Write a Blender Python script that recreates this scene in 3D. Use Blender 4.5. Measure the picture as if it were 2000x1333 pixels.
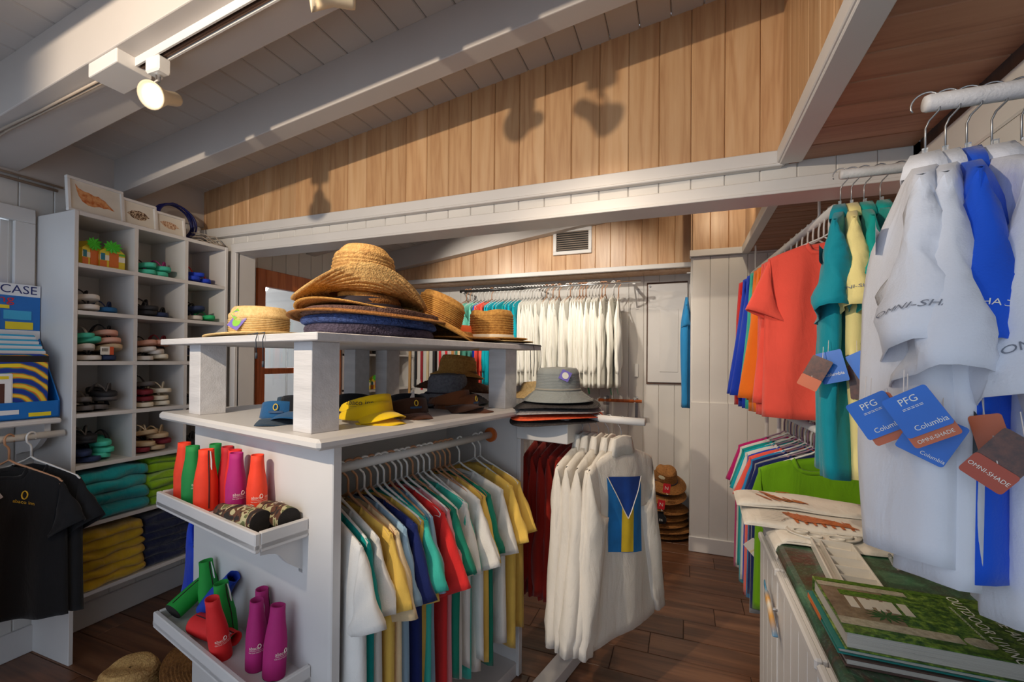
import bpy, math, random
import numpy as np
from mathutils import Matrix, Vector
PI = math.pi
for o in list(bpy.data.objects):
    bpy.data.objects.remove(o)
SC = bpy.context.scene
COL = SC.collection
random.seed(7)

# ------------------------------------------------------------------ camera
cam_d = bpy.data.cameras.new('camera')
cam = bpy.data.objects.new('camera', cam_d)
COL.objects.link(cam)
_yaw, _pitch, _roll = 0.364677, 0.0058732, 0.0085994
cy, sy, cp, sp, cr, sr = math.cos(_yaw), math.sin(_yaw), math.cos(_pitch), math.sin(_pitch), math.cos(_roll), math.sin(_roll)
fw = Vector((-sy*cp, cy*cp, sp)); rt = Vector((cy, sy, 0)); up = rt.cross(fw)
r2 = cr*rt + sr*up; u2 = -sr*rt + cr*up
m = Matrix((r2, u2, -fw)).transposed().to_4x4()
m.translation = (0, 0, 1.45)
cam.matrix_world = m
cam_d.sensor_width = 36.0
cam_d.lens = 877.71/2000*36
cam_d.shift_y = 33.06/2000
cam_d.clip_start = 0.02
SC.camera = cam

# ------------------------------------------------------------------ light
SC.view_settings.view_transform = 'Standard'
SC.view_settings.look = 'None'
SC.view_settings.gamma = 1.0
SC.view_settings.use_curve_mapping = False
SC.view_settings.exposure = 0.16
w = bpy.data.worlds.new('daylight'); SC.world = w
w.use_nodes = True
bg = w.node_tree.nodes['Background']
bg.inputs[0].default_value = (0.70, 0.83, 1.0, 1)
bg.inputs[1].default_value = 1.15

def look(o, tgt):
    d = Vector(tgt) - o.location
    o.rotation_euler = d.to_track_quat('-Z', 'Y').to_euler()
def spot(name, loc, tgt, power, angle, color=(1, .86, .68), radius=.03, blend=.3):
    l = bpy.data.lights.new(name, 'SPOT'); o = bpy.data.objects.new(name, l); COL.objects.link(o)
    l.energy = power; l.color = color; l.spot_size = math.radians(angle); l.spot_blend = blend
    l.shadow_soft_size = radius
    o.location = loc; look(o, tgt)
    return o
# another head of the ceiling track, behind the camera: it throws the track shadows onto the cedar wall
spot('track_spot_rear', (-1.3, -0.4, 2.36), (-0.85, 2.05, 2.35), 122, 100, (1, .84, .64), .022, .35)
# track heads of the back room
spot('track_spot_shirts', (-0.80, 2.85, 2.62), (-0.85, 4.1, 1.6), 42, 95, (1, .92, .80), .02, .5)
spot('track_spot_teal', (-1.9, 2.9, 2.45), (-1.6, 4.1, 1.7), 40, 100, (1, .92, .80), .02, .5)

# lit head on the visible track, two added warm fills, column lamp
spot('track_spot_room', (-.93, 1.0, 2.44), (-1.6, .2, 0), 22, 150, (1, .80, .58), .04, .8)
spot('fill_spot_aisle', (-.45, 1.30, 2.50), (-0.1, 2.6, .1), 26, 105, (1, .82, .62), .04, .8)  # added warm fill, no lamp head hangs here
spot('fill_spot_back', (-.6, 2.9, 2.55), (-.3, 3.0, 0), 30, 150, (1, .84, .64), .04, .8)  # unseen fill spot added to brighten the back room
spot('track_spot_column', (.25, 3.2, 2.7), (.3, 3.8, 2.3), 9, 110, (1, .82, .58), .03, .6)
# ------------------------------------------------------------------ materials
def S(r, g, b):
    def c(v):
        v /= 255.0
        return v/12.92 if v <= .04045 else ((v+.055)/1.055)**2.4
    return (c(r), c(g), c(b), 1.0)
MATS = {}
def newmat(name):
    mt = bpy.data.materials.new(name); mt.use_nodes = True
    nt = mt.node_tree
    return mt, nt, nt.nodes['Principled BSDF']
def N(nt, t, **kw):
    n = nt.nodes.new(t)
    for k, v in kw.items():
        setattr(n, k, v)
    return n
def coords(nt, scale=(1, 1, 1), rand=True, kind='Object'):
    tc = N(nt, 'ShaderNodeTexCoord'); mp = N(nt, 'ShaderNodeMapping')
    nt.links.new(tc.outputs[kind], mp.inputs[0]); mp.inputs['Scale'].default_value = scale
    if rand:
        oi = N(nt, 'ShaderNodeObjectInfo'); mu = N(nt, 'ShaderNodeMath', operation='MULTIPLY')
        nt.links.new(oi.outputs['Random'], mu.inputs[0]); mu.inputs[1].default_value = 37.0
        nt.links.new(mu.outputs[0], mp.inputs['Location'])
    return mp.outputs[0]
def ramp(nt, fac, stops):
    r = N(nt, 'ShaderNodeValToRGB'); e = r.color_ramp.elements
    while len(e) < len(stops): e.new(.5)
    for i, (p, c) in enumerate(stops):
        e[i].position = p; e[i].color = c
    nt.links.new(fac, r.inputs[0])
    return r.outputs[0]
def bump(nt, bs, h, strength, dist=.01):
    b = N(nt, 'ShaderNodeBump'); b.inputs['Strength'].default_value = strength; b.inputs['Distance'].default_value = dist
    nt.links.new(h, b.inputs['Height']); nt.links.new(b.outputs[0], bs.inputs['Normal'])
def mul(c, k): return (min(c[0]*k, 1), min(c[1]*k, 1), min(c[2]*k, 1), 1)
def noisy(name, col, rough=.5, scale=8, var=.12, bstr=.1, bscale=60, bdist=.002, rand=True, metal=0, spec=.5, stretch=(1, 1, 1), objvar=0):
    if name in MATS: return MATS[name]
    mt, nt, bs = newmat(name)
    v = coords(nt, stretch, rand)
    n = N(nt, 'ShaderNodeTexNoise'); n.inputs['Scale'].default_value = scale; n.inputs['Detail'].default_value = 4
    nt.links.new(v, n.inputs[0])
    c = ramp(nt, n.outputs[0], [(.3, mul(col, 1-var)), (.7, mul(col, 1+var*.6))])
    if objvar:
        oi = N(nt, 'ShaderNodeObjectInfo'); hs = N(nt, 'ShaderNodeHueSaturation'); mr = N(nt, 'ShaderNodeMapRange')
        nt.links.new(oi.outputs['Random'], mr.inputs[0]); mr.inputs[3].default_value = 1-objvar; mr.inputs[4].default_value = 1+objvar
        nt.links.new(mr.outputs[0], hs.inputs['Value']); nt.links.new(c, hs.inputs['Color']); c = hs.outputs[0]
    nt.links.new(c, bs.inputs['Base Color'])
    bs.inputs['Roughness'].default_value = rough; bs.inputs['Metallic'].default_value = metal
    bs.inputs['Specular IOR Level'].default_value = spec
    if bstr:
        n2 = N(nt, 'ShaderNodeTexNoise'); n2.inputs['Scale'].default_value = bscale; n2.inputs['Detail'].default_value = 3
        nt.links.new(v, n2.inputs[0]); bump(nt, bs, n2.outputs[0], bstr, bdist)
    MATS[name] = mt
    return mt
def wood(name, stops, axis='Z', rough=.5, scale=1.0, objvar=.12, bstr=.15):
    if name in MATS: return MATS[name]
    mt, nt, bs = newmat(name)
    st = {'X': (.7, 9, 9), 'Y': (9, .7, 9), 'Z': (9, 9, .7)}[axis]
    v = coords(nt, tuple(k*scale for k in st))
    n = N(nt, 'ShaderNodeTexNoise'); n.inputs['Scale'].default_value = 1.6; n.inputs['Detail'].default_value = 3; n.inputs['Distortion'].default_value = .6
    nt.links.new(v, n.inputs[0])
    wv = N(nt, 'ShaderNodeMath', operation='MULTIPLY'); nt.links.new(n.outputs[0], wv.inputs[0]); wv.inputs[1].default_value = 4.2
    fr = N(nt, 'ShaderNodeMath', operation='PINGPONG'); nt.links.new(wv.outputs[0], fr.inputs[0]); fr.inputs[1].default_value = 1.15
    n3 = N(nt, 'ShaderNodeTexNoise'); n3.inputs['Scale'].default_value = 9; n3.inputs['Detail'].default_value = 5
    nt.links.new(v, n3.inputs[0])
    mx = N(nt, 'ShaderNodeMath', operation='MULTIPLY_ADD'); nt.links.new(n3.outputs[0], mx.inputs[0]); mx.inputs[1].default_value = .5
    sc = N(nt, 'ShaderNodeMath', operation='MULTIPLY'); nt.links.new(fr.outputs[0], sc.inputs[0]); sc.inputs[1].default_value = .55
    nt.links.new(sc.outputs[0], mx.inputs[2])
    c = ramp(nt, mx.outputs[0], stops)
    oi = N(nt, 'ShaderNodeObjectInfo'); hs = N(nt, 'ShaderNodeHueSaturation'); mr = N(nt, 'ShaderNodeMapRange')
    nt.links.new(oi.outputs['Random'], mr.inputs[0]); mr.inputs[3].default_value = 1-objvar; mr.inputs[4].default_value = 1+objvar
    nt.links.new(mr.outputs[0], hs.inputs['Value']); nt.links.new(c, hs.inputs['Color'])
    nt.links.new(hs.outputs[0], bs.inputs['Base Color'])
    bs.inputs['Roughness'].default_value = rough
    bump(nt, bs, mx.outputs[0], bstr, .002)
    MATS[name] = mt
    return mt
def plain(name, col, rough=.5, metal=0, alpha=1, trans=0):
    if name in MATS: return MATS[name]
    mt, nt, bs = newmat(name)
    bs.inputs['Base Color'].default_value = col; bs.inputs['Roughness'].default_value = rough; bs.inputs['Metallic'].default_value = metal
    bs.inputs['Transmission Weight'].default_value = trans
    MATS[name] = mt
    return mt
def cloth(name, col, weave=420, var=.10, bstr=.25, rough=.92, sheen=.15):
    """woven cotton: fine weave relief and a soft colour mottle"""
    if name in MATS: return MATS[name]
    mt, nt, bs = newmat(name)
    v = coords(nt)
    n = N(nt, 'ShaderNodeTexNoise'); n.inputs['Scale'].default_value = 5; n.inputs['Detail'].default_value = 3
    nt.links.new(v, n.inputs[0])
    c = ramp(nt, n.outputs[0], [(.3, mul(col, 1-var)), (.7, mul(col, 1+var*.5))])
    nt.links.new(c, bs.inputs['Base Color'])
    bs.inputs['Roughness'].default_value = rough; bs.inputs['Specular IOR Level'].default_value = .2
    bs.inputs['Sheen Weight'].default_value = sheen
    n2 = N(nt, 'ShaderNodeTexNoise'); n2.inputs['Scale'].default_value = weave; n2.inputs['Detail'].default_value = 2
    nt.links.new(v, n2.inputs[0])
    v2 = coords(nt, (1, 1, .38))
    n4 = N(nt, 'ShaderNodeTexNoise'); n4.inputs['Scale'].default_value = 17; n4.inputs['Detail'].default_value = 3; n4.inputs['Distortion'].default_value = .7
    nt.links.new(v2, n4.inputs[0])
    ad = N(nt, 'ShaderNodeMath', operation='MULTIPLY_ADD'); nt.links.new(n2.outputs[0], ad.inputs[0]); ad.inputs[1].default_value = .12
    nt.links.new(n4.outputs[0], ad.inputs[2])
    bump(nt, bs, ad.outputs[0], min(1, bstr*2.0), .012)
    MATS[name] = mt
    return mt

WHITE = noisy('white_paint', S(212, 208, 205), .45, 3, .05, .12, 90, .001, objvar=.02)
WHITE_W = noisy('white_paint_wall', S(214, 209, 203), .5, 3, .05, .12, 60, .001, objvar=.03)
CEIL = noisy('white_paint_ceiling', S(190, 183, 178), .55, 3, .05, .1, 60, .001, objvar=.03)
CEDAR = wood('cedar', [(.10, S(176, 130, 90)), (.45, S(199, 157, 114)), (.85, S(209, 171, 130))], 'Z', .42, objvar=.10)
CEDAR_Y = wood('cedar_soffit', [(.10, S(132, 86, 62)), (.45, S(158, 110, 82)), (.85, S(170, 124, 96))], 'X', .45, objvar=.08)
CEDAR_F = wood('cedar_back', [(.10, S(176, 132, 94)), (.45, S(198, 158, 120)), (.85, S(208, 172, 136))], 'Z', .4, objvar=.09)
FLOOR = wood('floor_plank_tile', [(.1, S(74, 48, 33)), (.45, S(108, 70, 48)), (.8, S(134, 93, 66))], 'X', .32, .8, objvar=.22, bstr=.08)
GROUT = noisy('grout', S(70, 52, 42), .8)
DOORWOOD = wood('door_wood', [(.15, S(176, 84, 32)), (.45, S(204, 104, 46)), (.8, S(218, 124, 64))], 'Z', .35, objvar=.03)
DARKWOOD = wood('dark_wood', [(.1, S(60, 34, 18)), (.8, S(98, 60, 36))], 'Z')
CHROME = plain('chrome', (.75, .75, .76, 1), .2, 1)
STEEL = noisy('wire_steel', S(150, 150, 152), .3, metal=.9, bstr=0)
BLACKM = noisy('black_metal', S(40, 38, 38), .35, bstr=0)
BLACK = noisy('black_plastic', S(26, 26, 28), .5, bstr=.05)
WPLAS = noisy('white_plastic', S(226, 224, 220), .35, var=.04, bstr=0)
TPLAS = noisy('tan_plastic', S(190, 140, 104), .35, var=.06, bstr=0)
CLEARP = plain('clear_plastic', (.95, .97, .98, 1), .08, 0, 1, .85)
GLASS = plain('window_glass', (.97, .99, 1, 1), .02, 0, 1, .97)

# ------------------------------------------------------------------ mesh helpers
class MB:
    def __init__(s): s.v = []; s.f = []
    def add(s, vs, fs):
        b = len(s.v); s.v += [tuple(map(float, q)) for q in vs]; s.f += [tuple(i+b for i in f) for f in fs]; return s
    def box(s, x0, x1, y0, y1, z0, z1, ch=0):
        if ch <= 0:
            vs = [(x, y, z) for x in (x0, x1) for y in (y0, y1) for z in (z0, z1)]
            fs = [(0, 1, 3, 2), (4, 6, 7, 5), (0, 4, 5, 1), (2, 3, 7, 6), (0, 2, 6, 4), (1, 5, 7, 3)]
            return s.add(vs, fs)
        vs = []
        X, Y, Z = (x0, x1), (y0, y1), (z0, z1)
        idx = {}
        for i in (0, 1):
            for j in (0, 1):
                for k in (0, 1):
                    sx, sy_, sz = (1 if i == 0 else -1), (1 if j == 0 else -1), (1 if k == 0 else -1)
                    for a in range(3):
                        p = [X[i]+sx*ch, Y[j]+sy_*ch, Z[k]+sz*ch]
                        p[a] = (X[i], Y[j], Z[k])[a]
                        idx[i, j, k, a] = len(vs); vs.append(p)
        fs = []
        for i in (0, 1):
            q = [idx[i, 0, 0, 0], idx[i, 0, 1, 0], idx[i, 1, 1, 0], idx[i, 1, 0, 0]]; fs.append(q if i == 0 else q[::-1])
            q = [idx[0, i, 0, 1], idx[1, i, 0, 1], idx[1, i, 1, 1], idx[0, i, 1, 1]]; fs.append(q if i == 0 else q[::-1])
            q = [idx[0, 0, i, 2], idx[0, 1, i, 2], idx[1, 1, i, 2], idx[1, 0, i, 2]]; fs.append(q if i == 0 else q[::-1])
        for a in range(3):
            b, c = [t for t in range(3) if t != a]
            for u in (0, 1):
                for v_ in (0, 1):
                    def key(e, ax):
                        k = [0, 0, 0]; k[a] = e; k[b] = u; k[c] = v_
                        return idx[k[0], k[1], k[2], ax]
                    fs.append((key(0, b), key(1, b), key(1, c), key(0, c)))
        for i in (0, 1):
            for j in (0, 1):
                for k in (0, 1):
                    fs.append((idx[i, j, k, 0], idx[i, j, k, 1], idx[i, j, k, 2]))
        return s.add(vs, fs)
    def tube(s, pts, r, n=8, cap=True, closed=False):
        P = [Vector(p) for p in pts]; m_ = len(P); rs = r if hasattr(r, '__len__') else [r]*m_
        ref = None; rings = []
        for i, p in enumerate(P):
            if closed: t = P[(i+1) % m_]-P[i-1]
            else: t = P[min(i+1, m_-1)]-P[max(i-1, 0)]
            t = t.normalized() if t.length > 1e-9 else Vector((0, 0, 1))
            if ref is None:
                ref = t.orthogonal().normalized()
            a = ref - t*ref.dot(t)
            a = a.normalized() if a.length > 1e-6 else t.orthogonal().normalized()
            ref = a; b = t.cross(a)
            rings.append([p+(a*math.cos(2*PI*k/n)+b*math.sin(2*PI*k/n))*rs[i] for k in range(n)])
        vs = [q for rg in rings for q in rg]; fs = []
        for i in range(m_ if closed else m_-1):
            j = (i+1) % m_
            for k in range(n):
                fs.append((i*n+k, i*n+(k+1) % n, j*n+(k+1) % n, j*n+k))
        if cap and not closed:
            fs.append(tuple(range(n-1, -1, -1))); fs.append(tuple((m_-1)*n+k for k in range(n)))
        return s.add(vs, fs)
    def lathe(s, prof, n=32, fn=None, closed=False):
        """prof: (r, z) list; fn(r, a, z) -> (x, y, z)"""
        vs = []; fs = []
        for r_, z_ in prof:
            for k in range(n):
                a = 2*PI*k/n
                vs.append(fn(r_, a, z_) if fn else (r_*math.cos(a), r_*math.sin(a), z_))
        for i in range(len(prof)-1):
            for k in range(n):
                fs.append((i*n+k, i*n+(k+1) % n, (i+1)*n+(k+1) % n, (i+1)*n+k))
        return s.add(vs, fs)
    def grid(s, nu, nv, fn):
        vs = [fn(i/(nu-1), j/(nv-1)) for j in range(nv) for i in range(nu)]
        fs = [(j*nu+i, j*nu+i+1, (j+1)*nu+i+1, (j+1)*nu+i) for j in range(nv-1) for i in range(nu-1)]
        return s.add(vs, fs)
    def prism(s, poly, z0, z1, axis='Z'):
        n = len(poly)
        def pt(p, h): return {'Z': (p[0], p[1], h), 'Y': (p[0], h, p[1]), 'X': (h, p[0], p[1])}[axis]
        vs = [pt(p, z0) for p in poly]+[pt(p, z1) for p in poly]
        fs = [tuple(range(n-1, -1, -1)), tuple(range(n, 2*n))]+[(i, (i+1) % n, n+(i+1) % n, n+i) for i in range(n)]
        return s.add(vs, fs)
    def xf(s, mtx):
        s.v = [tuple(mtx @ Vector(q)) for q in s.v]; return s
    def mesh(s, name, mt, smooth=False):
        me = bpy.data.meshes.new(name); me.from_pydata(s.v, [], s.f); me.validate(); me.update()
        if mt: me.materials.append(mt)
        if smooth: me.polygons.foreach_set('use_smooth', [True]*len(me.polygons))
        return me
    def build(s, name, mt, parent=None, smooth=False, loc=None, solid=0, subd=0, bevel=0):
        o = bpy.data.objects.new(name, s.mesh(name, mt, smooth)); COL.objects.link(o)
        if parent: o.parent = parent
        if loc is not None: o.location = loc
        if solid:
            k = o.modifiers.new('solid', 'SOLIDIFY'); k.thickness = solid; k.offset = 0
        if subd:
            k = o.modifiers.new('sub', 'SUBSURF'); k.levels = subd; k.render_levels = subd
        if bevel:
            k = o.modifiers.new('bev', 'BEVEL'); k.width = bevel; k.segments = 2; k.limit_method = 'ANGLE'
        return o
def B(*a, ch=0): return MB().box(*a, ch=ch)
def tag(o, label=None, cat=None, group=None, kind=None):
    if label: o['label'] = label
    if cat: o['category'] = cat
    if group: o['group'] = group
    if kind: o['kind'] = kind
    return o
def empty(name, label, cat, loc=(0, 0, 0), rz=0, group=None, kind=None, rot=None):
    o = bpy.data.objects.new(name, None); COL.objects.link(o); o.empty_display_size = .05
    o.location = loc; o.rotation_euler = rot if rot else (0, 0, rz)
    return tag(o, label, cat, group, kind)
def struct(name, label, loc=(0, 0, 0)):
    return empty(name, label, None, loc, kind='structure')
def copy_tree(o, parent=None):
    c = o.copy(); COL.objects.link(c); c.parent = parent
    for ch in [q for q in CH.get(o.name, [])] if False else list(o.children): copy_tree(ch, c)
    return c
CH = {}
def inst(name, me, parent, loc=(0, 0, 0), rot=(0, 0, 0), sc=(1, 1, 1)):
    o = bpy.data.objects.new(name, me); COL.objects.link(o); o.parent = parent
    o.location = loc; o.rotation_euler = rot; o.scale = sc
    return o
ORD = ['zeroth', 'first', 'second', 'third', 'fourth', 'fifth', 'sixth', 'seventh', 'eighth', 'ninth', 'tenth', 'eleventh', 'twelfth',
       'thirteenth', 'fourteenth', 'fifteenth', 'sixteenth', 'seventeenth', 'eighteenth', 'nineteenth', 'twentieth'] + \
      ['twenty-'+k for k in ('first', 'second', 'third', 'fourth', 'fifth', 'sixth', 'seventh', 'eighth', 'ninth')] + ['thirtieth'] + \
      ['thirty-'+k for k in ('first', 'second', 'third', 'fourth', 'fifth', 'sixth', 'seventh', 'eighth', 'ninth')] + ['fortieth'] + \
      ['forty-'+k for k in ('first', 'second', 'third', 'fourth', 'fifth', 'sixth', 'seventh', 'eighth', 'ninth')]
def text(name, s, size, mt, parent, mtx, align='CENTER', ext=.0, shear=0, fn=None, sx=1.0):
    """flat lettering: mesh made from a font curve; lies in local XY, faces +Z of mtx"""
    cu = bpy.data.curves.new(name, 'FONT'); cu.body = s; cu.size = size; cu.align_x = align; cu.align_y = 'CENTER'
    cu.extrude = ext; cu.shear = shear; cu.resolution_u = 3
    to = bpy.data.objects.new(name, cu)
    me = bpy.data.meshes.new_from_object(to)
    bpy.data.objects.remove(to); bpy.data.curves.remove(cu)
    me.name = name
    for v in me.vertices:
        p = Vector((v.co.x*sx, v.co.y, v.co.z))
        v.co = fn(p) if fn else mtx @ p
    me.materials.clear(); me.materials.append(mt)
    o = bpy.data.objects.new(name, me); COL.objects.link(o); o.parent = parent
    return o
def fr(origin, xdir, ydir):
    """frame matrix from origin, x axis and y axis"""
    x = Vector(xdir).normalized(); y = Vector(ydir); y = (y-x*y.dot(x)).normalized(); z = x.cross(y)
    mm = Matrix((x, y, z)).transposed().to_4x4(); mm.translation = origin
    return mm
# ------------------------------------------------------------------ the building
XL, XR, YW, YB, YN = -3.0, 0.78, 2.05, 4.25, -1.3
SL, Z0 = 0.13473, 2.9511
def zc(x): return Z0+SL*x
def plank_mesh(name, w_, l_, t_, mt, ch=.004, axis='Z'):
    """board: front at -Y (t back), width along X, length along Z from 0, V-grooved long edges"""
    h = w_/2-.0006
    poly = [(-h, t_), (-h, ch), (-h+ch, 0), (h-ch, 0), (h, ch), (h, t_)]
    return MB().prism(poly, 0, l_, 'Z').mesh(name, mt)
# floor: wood-look plank tiles, rows along X
floor = struct('floor', 'brown wood-look plank tile floor with pale joints')
B(XL-.3, 1.3, YN, 4.4, -.06, -.004).build('grout_bed', GROUT, floor)
tile_me = {}
row = 0; y = 2.345-.186*20
while y < 4.3:
    off = -.32+.165*(round((y-2.16)/.186))
    x = off-.62*8
    while x < 1.2:
        x0, x1 = max(x, XL-.02), min(x+.62, 1.25)
        if x1-x0 > .03 and y > YN:
            key = round(x1-x0, 3)
            if key not in tile_me:
                tile_me[key] = B(0, key-.0035, 0, .1825, -.02, 0, ch=.0015).mesh('floor_tile', FLOOR)
            inst('floor_tile', tile_me[key], floor, (x0, y, random.uniform(-.0006, 0)))
        x += .62
    y += .186
# ceiling: sloping painted boards along Y
ceil = struct('ceiling', 'sloping white board ceiling')
cm = B(-.0645, .0645, 0, 1, 0, .02).mesh('ceiling_plank', CEIL)
def cplank(l_): 
    return MB().prism([(-.0647, .02), (-.0647, .005), (-.060, 0), (.060, 0), (.0647, .005), (.0647, .02)], 0, l_, 'Y').mesh('ceiling_plank', CEIL)
cm1, cm2 = cplank(YW-YN+.02), cplank(4.05-2.17)
ang = -math.atan(SL)
k = 0
x = -1.493+.1305*2-.1305*14
while x < .75:
    xc = x+.065
    if xc > XL-.02:
        if xc < .42: inst('ceiling_plank', cm1, ceil, (xc, YN, zc(xc)), (0, ang, 0))
        if xc < .52: inst('ceiling_plank', cm2, ceil, (xc, 2.17, zc(xc)), (0, ang, 0))
    x += .1305
for y0_, y1_ in ((YN, YW), (2.17, 4.05)):
    vs_ = [(xx, yy, zc(xx)+h_) for xx in (XL-.05, .5) for yy in (y0_, y1_) for h_ in (.021, .045)]
    MB().add(vs_, [(0, 1, 3, 2), (4, 6, 7, 5), (0, 4, 5, 1), (2, 3, 7, 6), (0, 2, 6, 4), (1, 5, 7, 3)]).build('light_block_deck', DARKWOOD, ceil)  # unseen deck added above the boards to stop light leaking through seams
# beams
def beam(name, y0, y1, dep, x0, x1, label):
    MBx = MB()
    vs = []
    for xx in (x0, x1):
        for yy in (y0, y1):
            vs += [(xx, yy, zc(xx)-dep), (xx, yy, zc(xx)+.002)]
    MBx.add(vs, [(0, 1, 3, 2), (4, 6, 7, 5), (0, 4, 5, 1), (2, 3, 7, 6), (0, 2, 6, 4), (1, 5, 7, 3)])
    o = MBx.build(name, CEIL, bevel=.004)
    return tag(o, label, kind='structure')
beam('trim_1', .924, 1.16, .215, XL, .36, 'white ceiling beam carrying the lamp track')
beam('trim_2', 1.545, 1.64, .195, XL, .36, 'white ceiling beam nearest the cedar wall')
beam('trim_3', .33, .43, .195, XL, .36, 'white ceiling beam nearest the camera')
beam('trim_4', 2.93, 3.03, .21, XL, .45, 'white ceiling beam across the back room')
beam('trim_5', 3.9, 3.995, .19, XL, .45, 'white ceiling beam against the back wall')
# partition: cedar boards above, white boards, header casing
part = struct('wall_partition', 'cedar boarded wall above the wide opening with white trim')
x = -.105+.13*4; first = True
bx = []
while x > XL-.15:
    bx.append(x-.13); x -= .13
for xl in bx:
    xc = xl+.065
    if xc < XL-.05: continue
    if xl < .34:
        h = zc(xc+.07)-2.285
        inst('cedar_plank', plank_mesh('cedar_plank', .13, h, .02, CEDAR), part, (xc, YW, 2.285))
    inst('white_plank', plank_mesh('white_plank', .13, .13, .02, WHITE_W), part, (xc, YW, 2.13))
for i in range(4):
    xc = .545+.13*i-.065
    inst('white_plank', plank_mesh('white_plank', .13, .13, .02, WHITE_W), part, (xc, YW, 2.13))
B(XL, XR, YW+.02, 2.17, 2.13, 2.96).build('wall_core', WHITE_W, part)
B(XL, .37, YW-.028, YW, 2.232, 2.29, ch=.003).build('ledge_trim', WHITE, part)
B(XL, .36, YW-.034, YW, 2.226, 2.238, ch=.003).build('ledge_bead', WHITE, part)
B(-2.68, XR, YW-.022, YW+.01, 2.128, 2.178, ch=.003).build('header_casing', WHITE, part)
B(-2.655, XR, YW-.028, 2.18, 2.118, 2.131, ch=.002).build('header_soffit', WHITE, part)
B(-2.70, -2.655, YW-.02, YW+.01, 0, 2.178, ch=.003).build('side_casing', WHITE, part)
B(XL, -2.655, YW, 2.17, 0, 2.13).build('jamb', WHITE, part)
# left wall: white boards, top plate, baseboard, window opening
wl = struct('wall_left', 'white painted board wall on the left')
y = YN
lw = {}
while y < 4.25:
    def lp(z0, z1):
        me = plank_mesh('wall_plank', .13, z1-z0, .02, WHITE_W)
        inst('wall_plank', me, wl, (XL, y+.065, z0), (0, 0, PI/2))
    yc = y+.065
    if .55 < yc < 1.18: lp(0, 1.5); lp(2.16, 2.56)
    elif 2.47 < yc < 3.33: lp(2.13, 2.56)
    else: lp(0, 2.56)
    y += .13
B(XL-.02, XL+.02, YN, YW, 2.315, 2.56).build('top_plate', CEIL, wl)
B(XL-.04, XL-.0205, 1.18, 2.47, 0, 2.6).build('wall_core', WHITE_W, wl)
B(XL-.04, XL-.0205, 3.33, 4.3, 0, 2.6).build('wall_core', WHITE_W, wl)
B(XL-.04, XL-.0205, YN, .55, 0, 2.6).build('wall_core', WHITE_W, wl)
B(XL-.04, XL-.0205, .55, 1.18, 0, 1.5).build('wall_core', WHITE_W, wl)
B(XL-.04, XL-.0205, .5, 1.24, 2.11, 2.6).build('wall_core', WHITE_W, wl)
B(XL-.07, XL-.0205, 1.145, 1.24, 1.44, 2.17).build('wall_core', WHITE_W, wl)
tag(B(XL, XL+.018, YN, YW, 0, .13, ch=.003).build('baseboard_left', WHITE), 'white baseboard along the left wall', kind='structure')
tag(B(XL, XL+.018, 3.33, YB, 0, .13, ch=.003).build('baseboard_left', WHITE), 'white baseboard in the back room beyond the cedar door', kind='structure')
# window on the left wall
w1 = struct('window_1', 'white framed window at the left edge of the room')
B(XL, XL+.02, 1.15, 1.225, 1.48, 2.10, ch=.003).build('window_casing', WHITE, w1)
B(XL, XL+.02, .50, .575, 1.48, 2.10, ch=.003).build('window_casing', WHITE, w1)
B(XL, XL+.02, .50, 1.225, 2.10, 2.17, ch=.003).build('window_casing', WHITE, w1)
B(XL-.06, XL+.05, .5, 1.225, 1.44, 1.48, ch=.003).build('window_sill', WHITE, w1)
for yy in (.575, .84, 1.118):
    B(XL-.06, XL-.025, yy, yy+.032, 1.48, 2.10).build('window_frame', WHITE, w1)
for yy in (.607, .872): B(XL-.045, XL-.04, yy, yy+.246, 1.48, 2.10).build('pane', GLASS, w1)
# cables clipped along the left wall and beam
cb = MB()
cb.tube([(XL+.03, YN, 2.325), (XL+.03, .6, 2.322), (XL+.03, 1.32, 2.312)], .006, 6)
cb.tube([(XL+.03, YN, 2.30), (XL+.03, 1.30, 2.29)], .008, 6)
tag(cb.build('conduit', noisy('cable_tan', S(170, 155, 140), .5), smooth=True), 'pale cables running along the top of the left wall', 'cable')
# right wall
wr = struct('wall_right', 'white boarded wall behind the shirts on the right')
for i in range(17):
    z = .0+.13*i
    me = MB().prism([(z+.001, XR+.02), (z+.001, XR+.005), (z+.006, XR), (z+.123, XR), (z+.129, XR+.005), (z+.129, XR+.02)], YN, YW, 'Y')
    me.v = [(q[2], q[1], q[0]) for q in me.v]; me.f = [f[::-1] for f in me.f]
    me.build('wall_plank', WHITE_W, wr)
B(XR+.02, XR+.06, YN, 2.18, 0, 2.96).build('wall_core', DARKWOOD, wr)
# soffit on the right with cedar fascia
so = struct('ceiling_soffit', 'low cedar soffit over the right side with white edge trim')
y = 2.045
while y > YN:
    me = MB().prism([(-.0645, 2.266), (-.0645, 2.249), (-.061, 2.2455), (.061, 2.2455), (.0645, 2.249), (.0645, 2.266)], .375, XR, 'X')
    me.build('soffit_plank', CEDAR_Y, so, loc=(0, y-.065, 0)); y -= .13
y = 2.05
while y > YN:
    h = zc(.365)-2.285
    inst('cedar_plank', plank_mesh('cedar_plank', .13, h+.02, .02, CEDAR), so, (.365, y-.065, 2.285), (0, 0, -PI/2))
    y -= .13
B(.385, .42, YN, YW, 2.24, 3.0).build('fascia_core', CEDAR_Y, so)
B(.340, .372, YN, YW-.03, 2.238, 2.292, ch=.003).build('edge_trim', WHITE, so)
B(.347, .425, YN, YW-.03, 2.230, 2.246, ch=.003).build('edge_trim', WHITE, so)
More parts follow.
